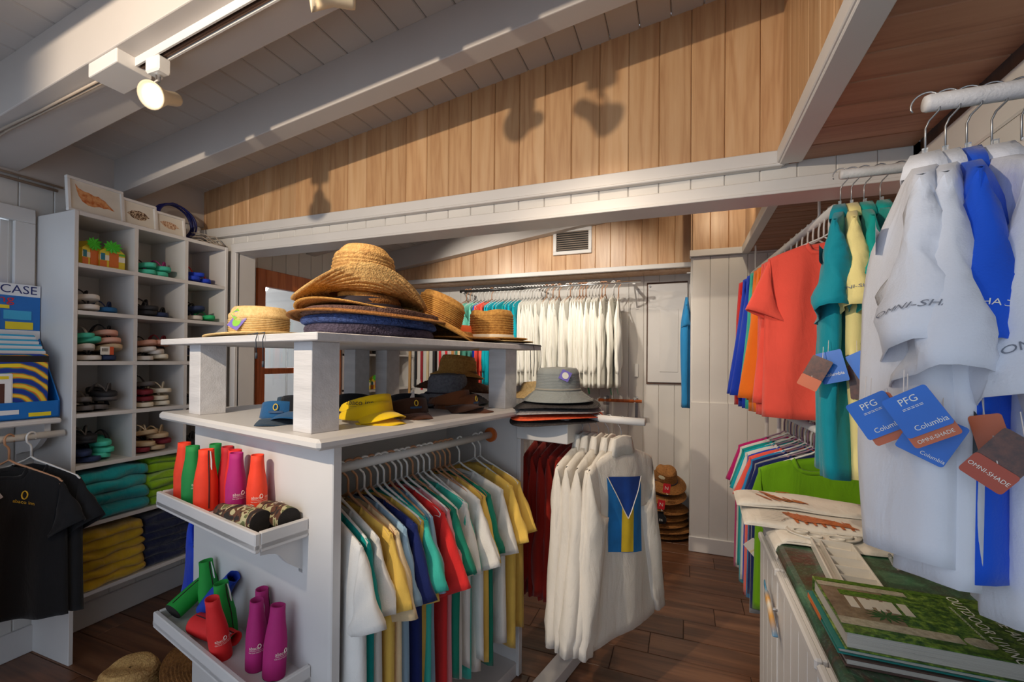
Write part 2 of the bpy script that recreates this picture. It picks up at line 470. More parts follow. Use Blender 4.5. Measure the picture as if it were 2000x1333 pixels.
# back room: upper cedar wall, ledge, lower white wall, boarded column, right side soffit
wb = struct('wall_back', 'back wall with cedar boards above a white ledge and white boards below')
x = .06
while x > XL-.1:
    xc = x-.067
    inst('cedar_plank', plank_mesh('cedar_plank', .1335, max(zc(xc+.07)-2.27, .05), .02, CEDAR_F), wb, (xc, 4.0, 2.27))
    inst('wall_plank', plank_mesh('wall_plank', .1335, 2.25, .02, WHITE_W), wb, (xc, YB, 0))
    inst('ledge_plank', MB().prism([(-.066, 0), (-.066, .016), (.066, .016), (.066, 0)], 0, .23, 'Y').mesh('ledge_plank', CEDAR_F), wb, (xc, 4.01, 2.228))
    x -= .1335
B(XL-.1, .9, YB+.02, YB+.06, 0, 3.0).build('wall_core', WHITE_W, wb)
B(XL, .06, 4.02, YB+.02, 2.25, 2.96).build('bulkhead_core', CEDAR_F, wb)
B(XL, .055, 3.965, 4.0, 2.236, 2.275, ch=.003).build('ledge_trim', WHITE, wb)
tag(B(XL, .06, YB-.018, YB, 0, .12, ch=.003).build('baseboard_back', WHITE), 'white baseboard along the back wall', kind='structure')
wc = struct('wall_column', 'white boarded wall projecting beside the access door')
for i in range(8):
    xc = .06+.128*i+.064
    inst('wall_plank', plank_mesh('wall_plank', .128, 1.12, .02, WHITE_W), wc, (xc, 3.745, 1.14))
    inst('wall_plank', plank_mesh('wall_plank', .128, 1.04, .02, WHITE_W, .002), wc, (xc, 3.733, .10))
    if i < 3: inst('cedar_plank', plank_mesh('cedar_plank', .128, .72, .02, CEDAR_F), wc, (xc, 3.79, 2.28))
B(.05, 1.1, 3.765, YB+.02, 0, 2.27).build('wall_core', WHITE_W, wc)
B(.05, .46, 3.81, YB, 2.26, 2.97).build('bulkhead_core', CEDAR_F, wc)
B(.04, 1.1, 3.715, 3.80, 2.262, 2.312, ch=.003).build('ledge_trim', WHITE, wc)
tag(B(.045, 1.1, 3.715, 3.735, 0, .115, ch=.004).build('baseboard_column', WHITE), 'white baseboard below the boarded column', kind='structure')
fs = struct('ceiling_soffit_back', 'low cedar soffit over the right side of the back room')
y = 3.71
while y > 2.19:
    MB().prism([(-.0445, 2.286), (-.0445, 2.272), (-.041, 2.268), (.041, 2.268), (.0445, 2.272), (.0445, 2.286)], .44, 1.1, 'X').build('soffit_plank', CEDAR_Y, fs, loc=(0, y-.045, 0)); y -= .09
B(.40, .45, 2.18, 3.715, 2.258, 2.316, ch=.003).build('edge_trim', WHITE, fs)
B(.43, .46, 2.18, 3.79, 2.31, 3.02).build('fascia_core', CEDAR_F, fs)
tag(B(1.05, 1.1, 2.18, 3.80, 0, 2.28).build('wall_right_back', WHITE_W), 'white wall at the right of the back room', kind='structure')
tag(B(.78, 1.1, 2.05, 2.18, 0, 2.96).build('wall_return', WHITE_W), 'white wall end at the right of the opening', kind='structure')
# access door on the back wall
d2 = struct('door_2', 'small white access door in the back wall')
B(-.315, .03, YB-.012, YB, 1.25, 2.165).build('door_gap', DARKWOOD, d2)
B(-.303, .03, YB-.024, YB-.004, 1.265, 2.15, ch=.004).build('door_panel', WHITE, d2)
B(-.20, -.045, YB-.028, YB-.02, 1.36, 1.92, ch=.002).build('inset_panel', WHITE, d2)
MB().tube([(-.288, YB-.024, 2.13), (-.288, YB-.034, 2.13)], .009, 10).build('hinge_screw', STEEL, d2)
B(-.42, -.385, YB-.02, YB, 1.31, 1.43, ch=.003).build('switch_plate', WPLAS, wb)
# cedar glass door on the left wall of the back room
d1 = struct('door_1', 'orange cedar framed glass door in the back room')
def dr(y0, y1, z0, z1, nm='rail'): B(XL-.03, XL+.02, y0, y1, z0, z1, ch=.003).build(nm, DOORWOOD, d1)
dr(2.46, 2.53, 0, 2.13, 'stile'); dr(3.26, 3.34, 0, 2.13, 'stile'); dr(2.53, 3.26, 2.0, 2.13); dr(2.53, 3.26, 1.33, 1.375); dr(2.53, 3.26, 0, .22); dr(2.53, 3.26, .78, .82)
for z0_, z1_ in ((1.375, 2.0), (.82, 1.33), (.22, .78)): B(XL-.008, XL-.003, 2.53, 3.26, z0_, z1_).build('pane', GLASS, d1)
# beyond the door: a store room with a wire rack
sr_ = struct('wall_storeroom', 'pale room seen through the glass door')
B(-4.9, -4.86, 1.2, 5.6, 0, 2.6).build('wall_panel', WHITE_W, sr_)
B(-4.9, -3.05, 1.2, 1.24, 0, 2.6).build('wall_panel', WHITE_W, sr_)
B(-4.9, -3.05, 5.5, 5.54, 0, 2.6).build('wall_panel', WHITE_W, sr_)
for i in range(14): B(-4.9+.135*i, -4.9+.135*i+.128, 1.2, 5.54, 2.35, 2.37).build('ceiling_plank', WHITE_W, sr_)
B(-4.9, -3.0, 1.2, 5.54, -.03, -.001).build('floor_slab', GROUT, sr_)
lp_ = bpy.data.lights.new('storeroom_lamp', 'POINT'); lp_.energy = 45; lp_.color = (.85, .92, 1); lp_.shadow_soft_size = .12; lo_ = bpy.data.objects.new('storeroom_lamp', lp_); lo_.location = (-3.9, 3.2, 2.2); COL.objects.link(lo_)
rk = empty('wire_rack', 'chrome wire shelving seen through the glass door', 'rack', (-4.1, 3.75, 0))
for yy in (0, .9):
    for xx in (0, .4): MB().tube([(xx, yy, 0), (xx, yy, 1.75)], .012, 8).build('post', CHROME, rk)
for zz in (.5, .95, 1.35, 1.7):
    sm = MB()
    for i in range(9): sm.tube([(.05*i, 0, zz), (.05*i, .9, zz)], .004, 5)
    for yy in (0, .45, .9): sm.tube([(0, yy, zz), (.4, yy, zz)], .005, 5)
    sm.build('wire_shelf', CHROME, rk)
for i, (yy, zz, c) in enumerate(((.2, .96, 'a'), (.6, 1.36, 'b'), (.25, 1.36, 'c'))):
    tag(B(-4.05, -3.75, 3.75+yy-.12, 3.75+yy+.14, zz, zz+.26, ch=.01).build('carton', noisy('carton_'+c, (S(170, 140, 100), S(150, 160, 175), S(200, 200, 200))[i], .7)),
        ('brown', 'blue-grey', 'white')[i]+' carton on the wire rack beyond the glass door', 'carton')
# ceiling track lamp
tr = empty('track_rail', 'brown and white lamp track under the ceiling beam', 'track', (0, 0, 0))
zt = lambda x, d=.215: zc(x)-d
def slanted(x0, x1, y0, y1, d0, d1):
    vs = []
    for xx in (x0, x1):
        for yy in (y0, y1):
            vs += [(xx, yy, zt(xx, d1)), (xx, yy, zt(xx, d0))]
    return MB().add(vs, [(0, 1, 3, 2), (4, 6, 7, 5), (0, 4, 5, 1), (2, 3, 7, 6), (0, 2, 6, 4), (1, 5, 7, 3)])
tan = noisy('track_bronze', S(120, 92, 76), .4, metal=.4, bstr=0)
slanted(-1.80, .33, .985, .991, .215, .245).build('track_side', WHITE, tr)
slanted(-1.80, .33, 1.019, 1.025, .215, .245).build('track_side', WHITE, tr)
for k in (0, 1, 2): slanted(-1.80, .33, .9915+.010*k, .9975+.010*k, .218, .238+.004*(k == 1)).build('conductor', tan, tr)
slanted(-1.95, -1.79, .93, 1.04, .213, .262).build('feed_box', WHITE, tr, bevel=.004)
wm = MB(); wm.tube([(-2.95, .975, zt(-2.95, .225)), (-2.6, .96, zt(-2.6, .226)), (-2.35, .975, zt(-2.35, .224)), (-1.94, .985, zt(-1.94, .225))], .005, 6)
wm.tube([(-2.95, .985, zt(-2.95, .225)), (-2.6, .975, zt(-2.6, .226)), (-2.35, .985, zt(-2.35, .224)), (-1.94, .997, zt(-1.94, .225))], .005, 6)
tag(wm.build('feed_cable', noisy('cable_tan', S(170, 155, 140)), smooth=True), 'two thin cables clipped under the beam feeding the track', 'cable')
def emis(name, col, st):
    mt, nt, bs = newmat(name); bs.inputs['Emission Color'].default_value = col; bs.inputs['Emission Strength'].default_value = st
    return mt
BULB = emis('bulb_glow', (1, .9, .72, 1), 9)
CREAM = noisy('lamp_cream', S(214, 198, 170), .4, bstr=0)
def track_head(x, aim, label, lit=True, up_=0):
    z = zt(x, .245)
    t = empty('track_lamp', label, 'lamp', (x, 1.005, z), group='lamp heads on the ceiling track')
    B(-.035, .035, -.022, .022, -.05, .004, ch=.006).build('adapter', WPLAS, t)
    MB().tube([(0, 0, -.05), (0, 0, -.075)], .008, 8).build('swivel', CHROME, t)
    a = Vector(aim).normalized()
    q = a.to_track_quat('Z', 'Y').to_matrix().to_4x4()
    q.translation = Vector((0, 0, -.125+up_))-a*.03
    hd = MB().lathe([(.001, -.06), (.022, -.06), (.024, -.05), (.024, .0), (.040, .045), (.046, .062), (.040, .060), (.032, .05)], 24).xf(q).build('lamp_head', CREAM, t, smooth=True)
    MB().lathe([(.001, .057), (.025, .056), (.039, .052)], 24).xf(q).build('bulb', BULB if lit else WPLAS, t, smooth=True)
    p0 = q @ Vector((0, .035, .04)); p1 = q @ Vector((0, .028, -.03))
    MB().tube([(0, .012, -.055), tuple(p0), tuple(p0+Vector((0, .004, -.03)))], .004, 6).build('arm', WPLAS, t)
    return t
track_head(-1.70, (.25, -.75, -.35), 'lit cream lamp head pointing at the camera from the beam track')
track_head(-.98, (-.6, -.6, -.12), 'cream lamp head just cut by the top edge of the photo', True, .05)
track_head(-.76, (.3, -.6, -.4), 'cream lamp head above the top edge of the photo', True)
# ------------------------------------------------------------------ garments and hangers
def nz(seed):
    """cheap smooth 2-D noise from a few random sines"""
    rr = random.Random(seed)
    t = [(rr.uniform(.6, 1), rr.uniform(-1, 1)*3.2, rr.uniform(-1, 1)*2.2, rr.uniform(0, 6.28)) for _ in range(5)]
    return lambda a, b: sum(k*math.sin(p*a*2+q*b*2+r) for k, p, q, r in t)/3.0
LAST_SL = {}
LAST_PT = [None]
def patch_on(name, mt, parent, quad, side=1, n=12, off=.0016, fn=None):
    """thin patch following the cloth; quad: 4 (x, z) corners"""
    fn = fn or LAST_PT[0]; a, b, c, d = [Vector((q[0], q[1], 0)) for q in quad]
    def f(u, v):
        p = (a*(1-u)+b*u)*(1-v)+(d*(1-u)+c*u)*v
        return fn(p.x, p.y, side, off)
    return MB().grid(n, n, f).build(name, mt, parent, smooth=True)
def garment_meshes(hw=.215, drop=.075, length=.70, T=.022, sleeve='short', slen=.22, sw=.19, collar='crew', neck=.36, dip=.055,
                   bw=None, fold=.010, droop=.42, seed=0, z0=-.105, hemcurve=.0, sway=0.0, nfold=5, stk=None, wr=1.0):
    """local frame: X = width, Y = thickness (front is -Y), Z up, origin on the rod. -> dict of MB parts"""
    rr = random.Random(seed); n1, n2, n3 = nz(seed+1), nz(seed+2), nz(seed+3)
    bw = bw or hw*1.04
    NU, NV = 26, 22
    ph = rr.uniform(0, 6.28); ph2 = rr.uniform(0, 6.28)
    zh = z0-length
    def ztop(s, side):
        z = z0-drop*abs(s)**1.25
        if abs(s) < neck:
            q = max(0, 1-(s/neck)**2)**.5
            z -= (dip if side < 0 else .018)*q
        return z
    def wid(v): 
        a = min(v/.28, 1)
        return hw*(1-a)+bw*a+.012*v
    def pt(s, v, side):
        z = ztop(s, side)*(1-v)+(zh+hemcurve*(1-s*s)*-1)*v
        z += .006*n3(s*1.5, side)*v
        x = s*wid(v)
        e = max(0, 1-s*s)**.5
        pr = .35+.65*min(v/.22, 1)
        y = side*T*(.12+.88*e)*pr*(1 if v > 0 else .8)
        amp = fold*min(1, v/.35)**.8
        f = amp*(math.sin(nfold*s*2+ph+1.5*v)+.6*math.sin(nfold*1.7*s+ph2-1.0*v)+.5*n1(s*1.4, v*1.2)+.35*wr*n1(s*4.2+2, v*2.4))
        y += f*(.55+.45*e)+side*amp*.5*n2(s*1.3+side, v)*e
        return (x, y+sway*v, z)
    def onb(x, z, side=1, off=.0016):
        s = max(-1, min(1, x/wid(.5)))
        for _ in range(3):
            zt_ = ztop(s, side); v = max(0, min(1, (z-zt_)/(zh-zt_))); s = max(-1, min(1, x/wid(v)))
        p = pt(s, v, side)
        return (p[0], p[1]+side*(off+.0008), z)
    LAST_PT[0] = onb
    ring = [(-1+2*i/NU, -1) for i in range(NU)]+[(1-2*i/NU, 1) for i in range(NU)]
    body = MB()
    vs = [pt(s, (j/(NV-1))**1.1, sd) for j in range(NV) for s, sd in ring]; R_ = len(ring)
    fs = [(j*R_+k, j*R_+(k+1) % R_, (j+1)*R_+(k+1) % R_, (j+1)*R_+k) for j in range(NV-1) for k in range(R_)]
    # close the shoulder seams between front and back outside the neck
    top = {(round(s, 4), sd): k for k, (s, sd) in enumerate(ring)}
    for i in range(1, NU):
        s0, s1 = round(-1+2*i/NU, 4), round(-1+2*(i+1)/NU, 4)
        if abs(s0) >= neck*.98 and (s1, 1) in top and (s0, 1) in top and (s1, -1) in top and abs(s1) >= neck*.98:
            fs.append((top[(s0, -1)], top[(s0, 1)], top[(s1, 1)], top[(s1, -1)]))
    body.add(vs, fs)
    out = {'body': [body]}
    # neckband or collar follows the neck edge
    ns = 10
    front = [(-neck+2*neck*i/ns) for i in range(ns+1)]
    loop = [pt(s, .004, -1) for s in front]+[pt(s, .004, 1) for s in front[::-1]]
    c = MB()
    cen = Vector((0, 0, z0))
    if collar == 'crew':
        lp2 = [Vector(p) for p in loop]
        rows = []
        for q, (sc_, dz) in enumerate(((1.06, -.010), (1.0, .002), (.93, .008), (.90, .0))):
            rows += [(p.x*sc_, p.y*sc_+(0 if abs(p.y) > .004 else 0), p.z+dz) for p in lp2]
        L = len(lp2)
        c.add(rows, [(q*L+k, q*L+(k+1) % L, (q+1)*L+(k+1) % L, (q+1)*L+k) for q in range(3) for k in range(L)])
        out['neckband'] = [c]
    elif collar == 'polo':
        lp2 = [Vector(p) for p in loop]; L = len(lp2); rows = []
        for sx_, sy_, dz in ((1.0, 1.0, -.008), (.66, .55, .024), (.70, .75, .027), (1.0, 1.15, .004), (1.12, 1.35, -.020)):
            for p in lp2:
                rows.append((p.x*sx_, p.y*sy_+(-.004 if p.y < 0 else .004), z0-.004+(p.z-z0)*.55+dz))
        c.add(rows, [(q*L+k, q*L+(k+1) % L, (q+1)*L+(k+1) % L, (q+1)*L+k) for q in range(4) for k in range(L)])
        out['collar'] = [c]
    elif collar == 'mock':
        lp2 = [Vector(p) for p in loop]; L = len(lp2); rows = []
        for sc_, dz, k_, ky in ((1.08, -.014, 1, 1.1), (.92, .02, .5, .9), (.84, .045, .35, .7), (.83, .052, .35, .55), (.78, .045, .35, .45), (.76, .01, .4, .5)):
            for p in lp2: rows.append((p.x*sc_, p.y*ky+(.004 if p.y > 0 else -.004), z0+(p.z-z0)*k_+dz-.010*(p.x/(hw*neck))**2*(dz > .04)))
        c.add(rows, [(q*L+k, q*L+(k+1) % L, (q+1)*L+(k+1) % L, (q+1)*L+k) for q in range(5) for k in range(L)])
        out['collar'] = [c]
    # sleeves
    LAST_SL.clear()
    if sleeve:
        sls = []
        stk = stk or (.030 if sleeve == 'short' else .030)
        NR, NC = (12, 14) if sleeve == 'short' else (20, 14)
        for sd in (-1, 1):
            rs = random.Random(seed*7+sd); nn = nz(seed*5+sd+9)
            ang0 = droop*rs.uniform(.8, 1.2); sl = MB()
            O0 = Vector((sd*hw*.97, 0, z0-drop*.97)); I0 = Vector((sd*bw*.90, 0, z0-drop-.185))
            dirv = Vector((sd*math.sin(ang0), 0, -math.cos(ang0)))
            per = Vector((-sd*math.cos(ang0), 0, -math.sin(ang0)))
            vs = []
            for i in range(NR):
                q = i/(NR-1)
                cuff = sleeve == 'long' and q > .94
                wv = sw*(1-.08*q) if sleeve == 'short' else sw*(1-.42*q**.8)*(.80 if cuff else 1)
                if sleeve == 'short':
                    O = O0+dirv*slen*q
                    E_ = O0+dirv*slen+per*sw*.93
                    I = I0.lerp(E_, q)
                else:
                    bend = Vector((-sd*.03*math.sin(q*3), 0, 0))
                    O = O0+dirv*slen*q+bend+Vector((-sd*.10*q*q, 0, -.02*q))
                    pe = per.lerp(Vector((-sd, 0, 0)), min(1, q*2)).normalized()
                    I = O+pe*wv if q > .25 else I0.lerp(O0+dirv*slen*.25+per*sw*.9, q/.25)
                    if q > .25: 
                        pass
                C_ = (O+I)/2; A = (O-I)/2
                tk = (.018+(stk-.018)*min(1, q*1.4)) if sleeve == 'short' else (.016+(stk-.016)*min(1, q*3))*(1-.25*q)*(1+.12*math.sin(q*7+sd))
                tk *= (.62 if cuff else 1) if q > 0 else .7
                def spt(a, C_=C_, A=A, tk=tk, q=q, nn=nn):
                    off = A*math.cos(a)
                    yy = tk*math.sin(a)*(1+.22*nn(a, q*2))+.007*nn(q*2.5, 1+math.cos(a))*min(1, q*4)+.004*wr*math.sin(a*3+q*9+seed)*min(1, q*3)
                    sway_z = -.006*math.sin(a)*q if sleeve == 'short' else 0
                    return (C_.x+off.x, C_.y+yy+sway*.4*q, C_.z+off.z+sway_z)
                LAST_SL.setdefault(sd, []).append(spt)
                vs += [spt(2*PI*k/NC) for k in range(NC)]
            fs = [(i*NC+k, i*NC+(k+1) % NC, (i+1)*NC+(k+1) % NC, (i+1)*NC+k) for i in range(NR-1) for k in range(NC)]
            fs.append(tuple(range(NC)))
            sl.add(vs, fs); sls.append(sl)
        out['sleeve'] = sls
    return out
def hanger_mb(kind='plastic', hw=.20, rod_r=.016, z_n=-.086, drop=.084, hook_flip=1):
    h = MB(); r = .0042 if kind == 'plastic' else .0017
    hr = rod_r+r+.002
    pts = []
    for i in range(13):
        a = math.radians(-30+210*i/12)
        pts.append((0, hook_flip*hr*math.cos(a), hr*math.sin(a)))
    y_end = pts[-1][1]
    pts = pts + [(0, y_end*.9, -.018), (0, y_end*.25, -.032), (0, 0, -.045), (0, 0, z_n)]
    h.tube(pts, r, 6)
    w = hw
    if kind == 'plastic':
        fr_ = [(0, 0, z_n)]+[(w*q, 0, z_n-.008-drop*q**1.1) for q in (.12, .4, .7, .93)]+[(w, 0, z_n-.008-drop-.006), (w*.985, 0, z_n-.02-drop-.006), (w*.95, 0, z_n-.024-drop)]
        bot = [(w*.5, 0, z_n-.026-drop), (-w*.5, 0, z_n-.026-drop)]
        left = [(-p[0], 0, p[2]) for p in fr_[::-1]]
        h.tube(fr_+bot+left[:-1], r*1.05, 6, closed=True)
    else:
        h.tube([(0, 0, z_n), (w*.3, 0, z_n-.01-drop*.25), (w*.95, 0, z_n-.01-drop), (w, 0, z_n-.022-drop), (w*.9, 0, z_n-.028-drop), (-w*.9, 0, z_n-.028-drop), (-w, 0, z_n-.022-drop), (-w*.95, 0, z_n-.01-drop), (-w*.3, 0, z_n-.01-drop*.25)], r, 5, closed=True)
    return h
HM = {}
def hanger(kind, mt, loc, rz, label, group, hw=.20, rod_r=.016, flip=1, rx=0):
    key = (kind, mt.name, hw, rod_r, flip)
    if key not in HM: HM[key] = hanger_mb(kind, hw, rod_r, z_n=-.086 if kind == 'plastic' else -.112, drop=.084 if kind == 'plastic' else .070, hook_flip=flip).mesh(kind+'_hanger', mt, True)
    o = bpy.data.objects.new({'plastic': 'plastic_hanger', 'wire': 'wire_hanger', 'clear': 'clear_hanger'}[kind], HM[key]); COL.objects.link(o)
    o.location = loc; o.rotation_euler = (rx, 0, rz)
    return tag(o, label, 'hanger', group)
GM = {}
def garment(name, mt, loc, rz, label, cat, group=None, mkey=None, rx=0, **kw):
    t = empty(name, label, cat, loc, group=group, rot=(rx, 0, rz))
    key = (mkey, tuple(sorted(kw.items()))) if mkey is not None else None
    if key and key in GM:
        parts = GM[key]
    else:
        parts = []
        for pn, mbs in garment_meshes(**kw).items():
            for b in mbs: parts.append((pn, b.mesh(pn, None, True)))
        if key: GM[key] = parts
    objs = []
    for pn, me in parts:
        if me.materials: me = me.copy(); me.materials.clear()
        me.materials.append(mt)
        o = bpy.data.objects.new(pn, me); COL.objects.link(o); o.parent = t
        if pn != 'body' or not key:
            pass
        sd = o.modifiers.new('cloth', 'SOLIDIFY'); sd.thickness = .0016; sd.offset = 0
        objs.append(o)
    return t, objs
COTTON = {k: cloth('cotton_'+k, S(*c)) for k, c in dict(
    white=(226, 222, 216), offwhite=(216, 208, 196), teal=(10, 150, 146), seafoam=(60, 178, 160), aqua=(120, 205, 185), yellow=(232, 192, 92), cream=(226, 200, 158),
    lightblue=(150, 182, 206), navy=(24, 36, 92), turquoise=(0, 164, 182), red=(212, 44, 44), pink=(220, 150, 158), green=(26, 122, 98),
    coral=(244, 92, 76), orange=(238, 120, 36), royal=(34, 66, 190), lime=(110, 164, 20), black=(30, 30, 32), darkred=(158, 32, 22), steelblue=(42, 130, 188),
    darknavy=(20, 28, 52), grey=(150, 150, 152), paleyellow=(230, 216, 150), magenta=(190, 30, 110)).items()}
FISH_W = cloth('ripstop_white', S(226, 228, 236), 300, .04, .16, .7)
FISH = {'white': FISH_W, 'blue': cloth('ripstop_blue', S(28, 88, 214), 300, .06, .16, .7), 'cream': cloth('ripstop_cream', S(232, 222, 212), 300, .04, .16, .7),
        'yellow': cloth('ripstop_yellow', S(238, 222, 150), 300, .05, .16, .7), 'teal': cloth('ripstop_teal', S(8, 156, 148), 300, .06, .16, .7),
        'aqua': cloth('ripstop_aqua', S(6, 138, 156), 300, .06, .16, .7)}
# ------------------------------------------------------------------ central display unit (turned 13 degrees in the room)
UA = .227
C0 = Vector((-.927, 1.007, 0)); E1 = Vector((math.sin(UA), math.cos(UA), 0)); E2 = Vector((-math.cos(UA), math.sin(UA), 0))
def U(s, t, z=0): return C0+E1*s+E2*t+Vector((0, 0, z))
# unit frame: local x = E1 (depth), local y = E2 (leftwards); rz maps X->E1
URZ = math.atan2(E1.y, E1.x)
unit = empty('display_unit', 'white central display unit with hat shelves, hanging rail and bottle-cover ledges', 'display unit', tuple(C0), URZ)
# note: local Y axis = E1 rotated +90deg = E2
B(0, .022, 0, .885, 0, 1.205, ch=.002).build('end_panel', WHITE, unit)
B(.97, .992, 0, .885, 0, 1.205, ch=.002).build('end_panel', WHITE, unit)
B(.022, .97, .445, .465, 0, 1.205).build('centre_panel', WHITE, unit)
B(-.004, .026, -.012, .008, 0, 1.205, ch=.003).build('edge_trim', WHITE, unit)
B(.966, .996, -.012, .008, 0, 1.205, ch=.003).build('edge_trim', WHITE, unit)
B(.022, .97, .0, .885, 0, .06).build('plinth', WHITE, unit)
B(-.075, 1.105, -.05, 1.02, 1.205, 1.236, ch=.009).build('lower_shelf', WHITE, unit)
BARE = noisy('weathered_white_paint', S(206, 203, 203), .55, 6, .10, .4, 30, .003, stretch=(6, .6, 6))
B(-.075, 1.10, -.04, 1.01, 1.500, 1.522, ch=.002).build('upper_shelf', BARE, unit)
for s_, t_ in ((-.032, .052), (-.03, .772), (.86, .002), (.86, .78), (.70, .835)):
    B(s_, s_+.092, t_, t_+.092, 1.236, 1.5, ch=.002).build('post', BARE, unit)
rod = MB().tube([(.022, .157, 1.093), (.97, .157, 1.093)], .016, 16).build('hanging_rod', WPLAS, unit, smooth=True)
MB().tube([(.958, .157, 1.093), (.971, .157, 1.093)], .034, 20).build('rod_flange', DOORWOOD, unit)
MB().tube([(.022, .157, 1.093), (.034, .157, 1.093)], .034, 20).build('rod_flange', DOORWOOD, unit)
MB().tube([(.022, .80, 1.05), (.97, .80, 1.05)], .016, 12).build('hanging_rod', WPLAS, unit, smooth=True)
def ledge(z, t0, t1):
    p = .155
    B(-p, 0, t0, t1, z-.045, z-.033).build('tray_bottom', WHITE, unit)
    B(-p, -p+.016, t0, t1, z-.055, z, ch=.003).build('tray_lip', WHITE, unit)
    B(-p+.016, 0, t0, t0+.016, z-.055, z, ch=.003).build('tray_lip', WHITE, unit)
    B(-p+.016, 0, t1-.016, t1, z-.055, z, ch=.003).build('tray_lip', WHITE, unit)
    for tb in (t0+.03, t1-.05):
        prof = [(0, z-.055), (-.125, z-.055), (-.125, z-.075)]+[(-.125+.125*(i/8)+.010*math.sin(i/8*PI*2), z-.075-.085*(i/8)**1.6) for i in range(1, 9)]+[(0, z-.17)]
        mb = MB().prism(prof[::-1], tb, tb+.02, 'Y'); mb.build('bracket', WHITE, unit)
ledge(.979, .108, .785); ledge(.553, .088, .80)
# small oval plate on the end panel edge
INKT = noisy('ink_text', S(60, 54, 50), .8, bstr=0)
# --- shirts on the unit's rail
RACK = [  # s, colour, hanger, twist
    (.075, 'white', 'w'), (.105, 'teal', 'w'), (.135, 'white', 'w'), (.170, 'yellow', 't'), (.205, 'cream', 't'), (.235, 'lightblue', 'w'), (.262, 'navy', 't'),
    (.292, 'yellow', 'w'), (.320, 'seafoam', 'w'), (.348, 'turquoise', 't'), (.376, 'lightblue', 'w'), (.404, 'red', 'w'), (.432, 'pink', 'w'), (.460, 'green', 't'),
    (.490, 'white', 'w'), (.520, 'seafoam', 'w'), (.552, 'white', 'w'), (.584, 'white', 't'), (.614, 'white', 't'), (.644, 'yellow', 't'), (.674, 'green', 't'),
    (.735, 'white', 'w'), (.845, 'yellow', 'w'), (.885, 'yellow', 'w')]
cname = dict(offwhite='off-white', lightblue='light blue', royal='royal blue', darkred='dark red', darknavy='dark navy', paleyellow='pale yellow', seafoam='sea green', steelblue='steel blue')
for i, (s_, c_, h_) in enumerate(RACK):
    rr = random.Random(i*3+1)
    p = U(s_, .157, 1.093)
    rz = URZ-PI/2+rr.uniform(-.10, .10)+(.12 if i == 21 else 0)
    nm = cname.get(c_, c_)
    t, ob = garment('tee_shirt', COTTON[c_], tuple(p), rz, f'{nm} cotton tee shirt, {ORD[i+1]} from the near end of the central unit rail', 'shirt',
            'tee shirts on the central unit rail', hw=.215+rr.uniform(-.008, .012), length=.70+rr.uniform(-.03, .06), T=.018, slen=.235+rr.uniform(-.02, .03), stk=.028, droop=.40+rr.uniform(-.1, .1), seed=i+11, fold=.009)
    hanger('plastic', WPLAS if h_ == 'w' else TPLAS, tuple(p), rz, f'{"white" if h_ == "w" else "tan"} plastic hanger of the {ORD[i+1]} shirt from the near end of the central rail', 'hangers on the central unit rail')
    if i == 0:
        patch_on('pocket', COTTON['white'], t, [(.05, -.30), (.15, -.30), (.15, -.42), (.05, -.42)], -1, 8, .003)
        text('print', 'abaco', .02, INKT, t, None, fn=lambda q: Vector(LAST_PT[0](.10+q.x, -.36+q.y, -1, .005)))
# blue garment and an orange one on the far side rail of the unit
for i, (s_, c_, ln) in enumerate(((.06, 'royal', .86), (.13, 'orange', .74), (.22, 'white', .74), (.30, 'teal', .74))):
    p = U(s_, .80, 1.05)
    rz = URZ+PI/2+.05*i
    garment('long_sleeve_shirt', COTTON[c_], tuple(p), rz, f'{cname.get(c_, c_)} shirt hanging on the left side of the central unit', 'shirt', 'shirts on the left rail of the central unit',
            sleeve='long', slen=.66, sw=.17, length=.66, droop=.36, seed=80+i, stk=.05)
    hanger('plastic', WPLAS, tuple(p), rz, f'white hanger of the {cname.get(c_, c_)} shirt on the left side of the central unit', 'hangers on the left rail of the central unit')
# ------------------------------------------------------------------ cubby shelving on the left wall
cub = empty('cubby_shelf', 'tall white cubby shelving with sandals and folded towels by the left wall', 'shelving', (0, 0, 0))
CX0, CX1 = -2.995, -2.68
CY = (1.235, 1.495, 1.75, 2.0)
CZ = (2.145, 1.898, 1.672, 1.430, 1.178, .930, .645, .312)
B(CX0, CX1, 1.235, 1.253, 0, 2.145, ch=.002).build('side_panel', WHITE, cub)
B(CX0, CX1, 1.982, 2.0, 0, 2.145, ch=.002).build('side_panel', WHITE, cub)
for yy in (1.495, 1.75): B(CX0, CX1-.004, yy-.009, yy+.009, .93, 2.135).build('divider', WHITE, cub)
for i, zz in enumerate(CZ):
    B(CX0, CX1-.002, 1.253, 1.982, zz-.02, zz, ch=.0015).build('shelf', WHITE, cub)
    for yy in ():
        pass
B(CX0, CX0+.006, 1.253, 1.982, .31, 2.13).build('back_panel', WHITE_W, cub)
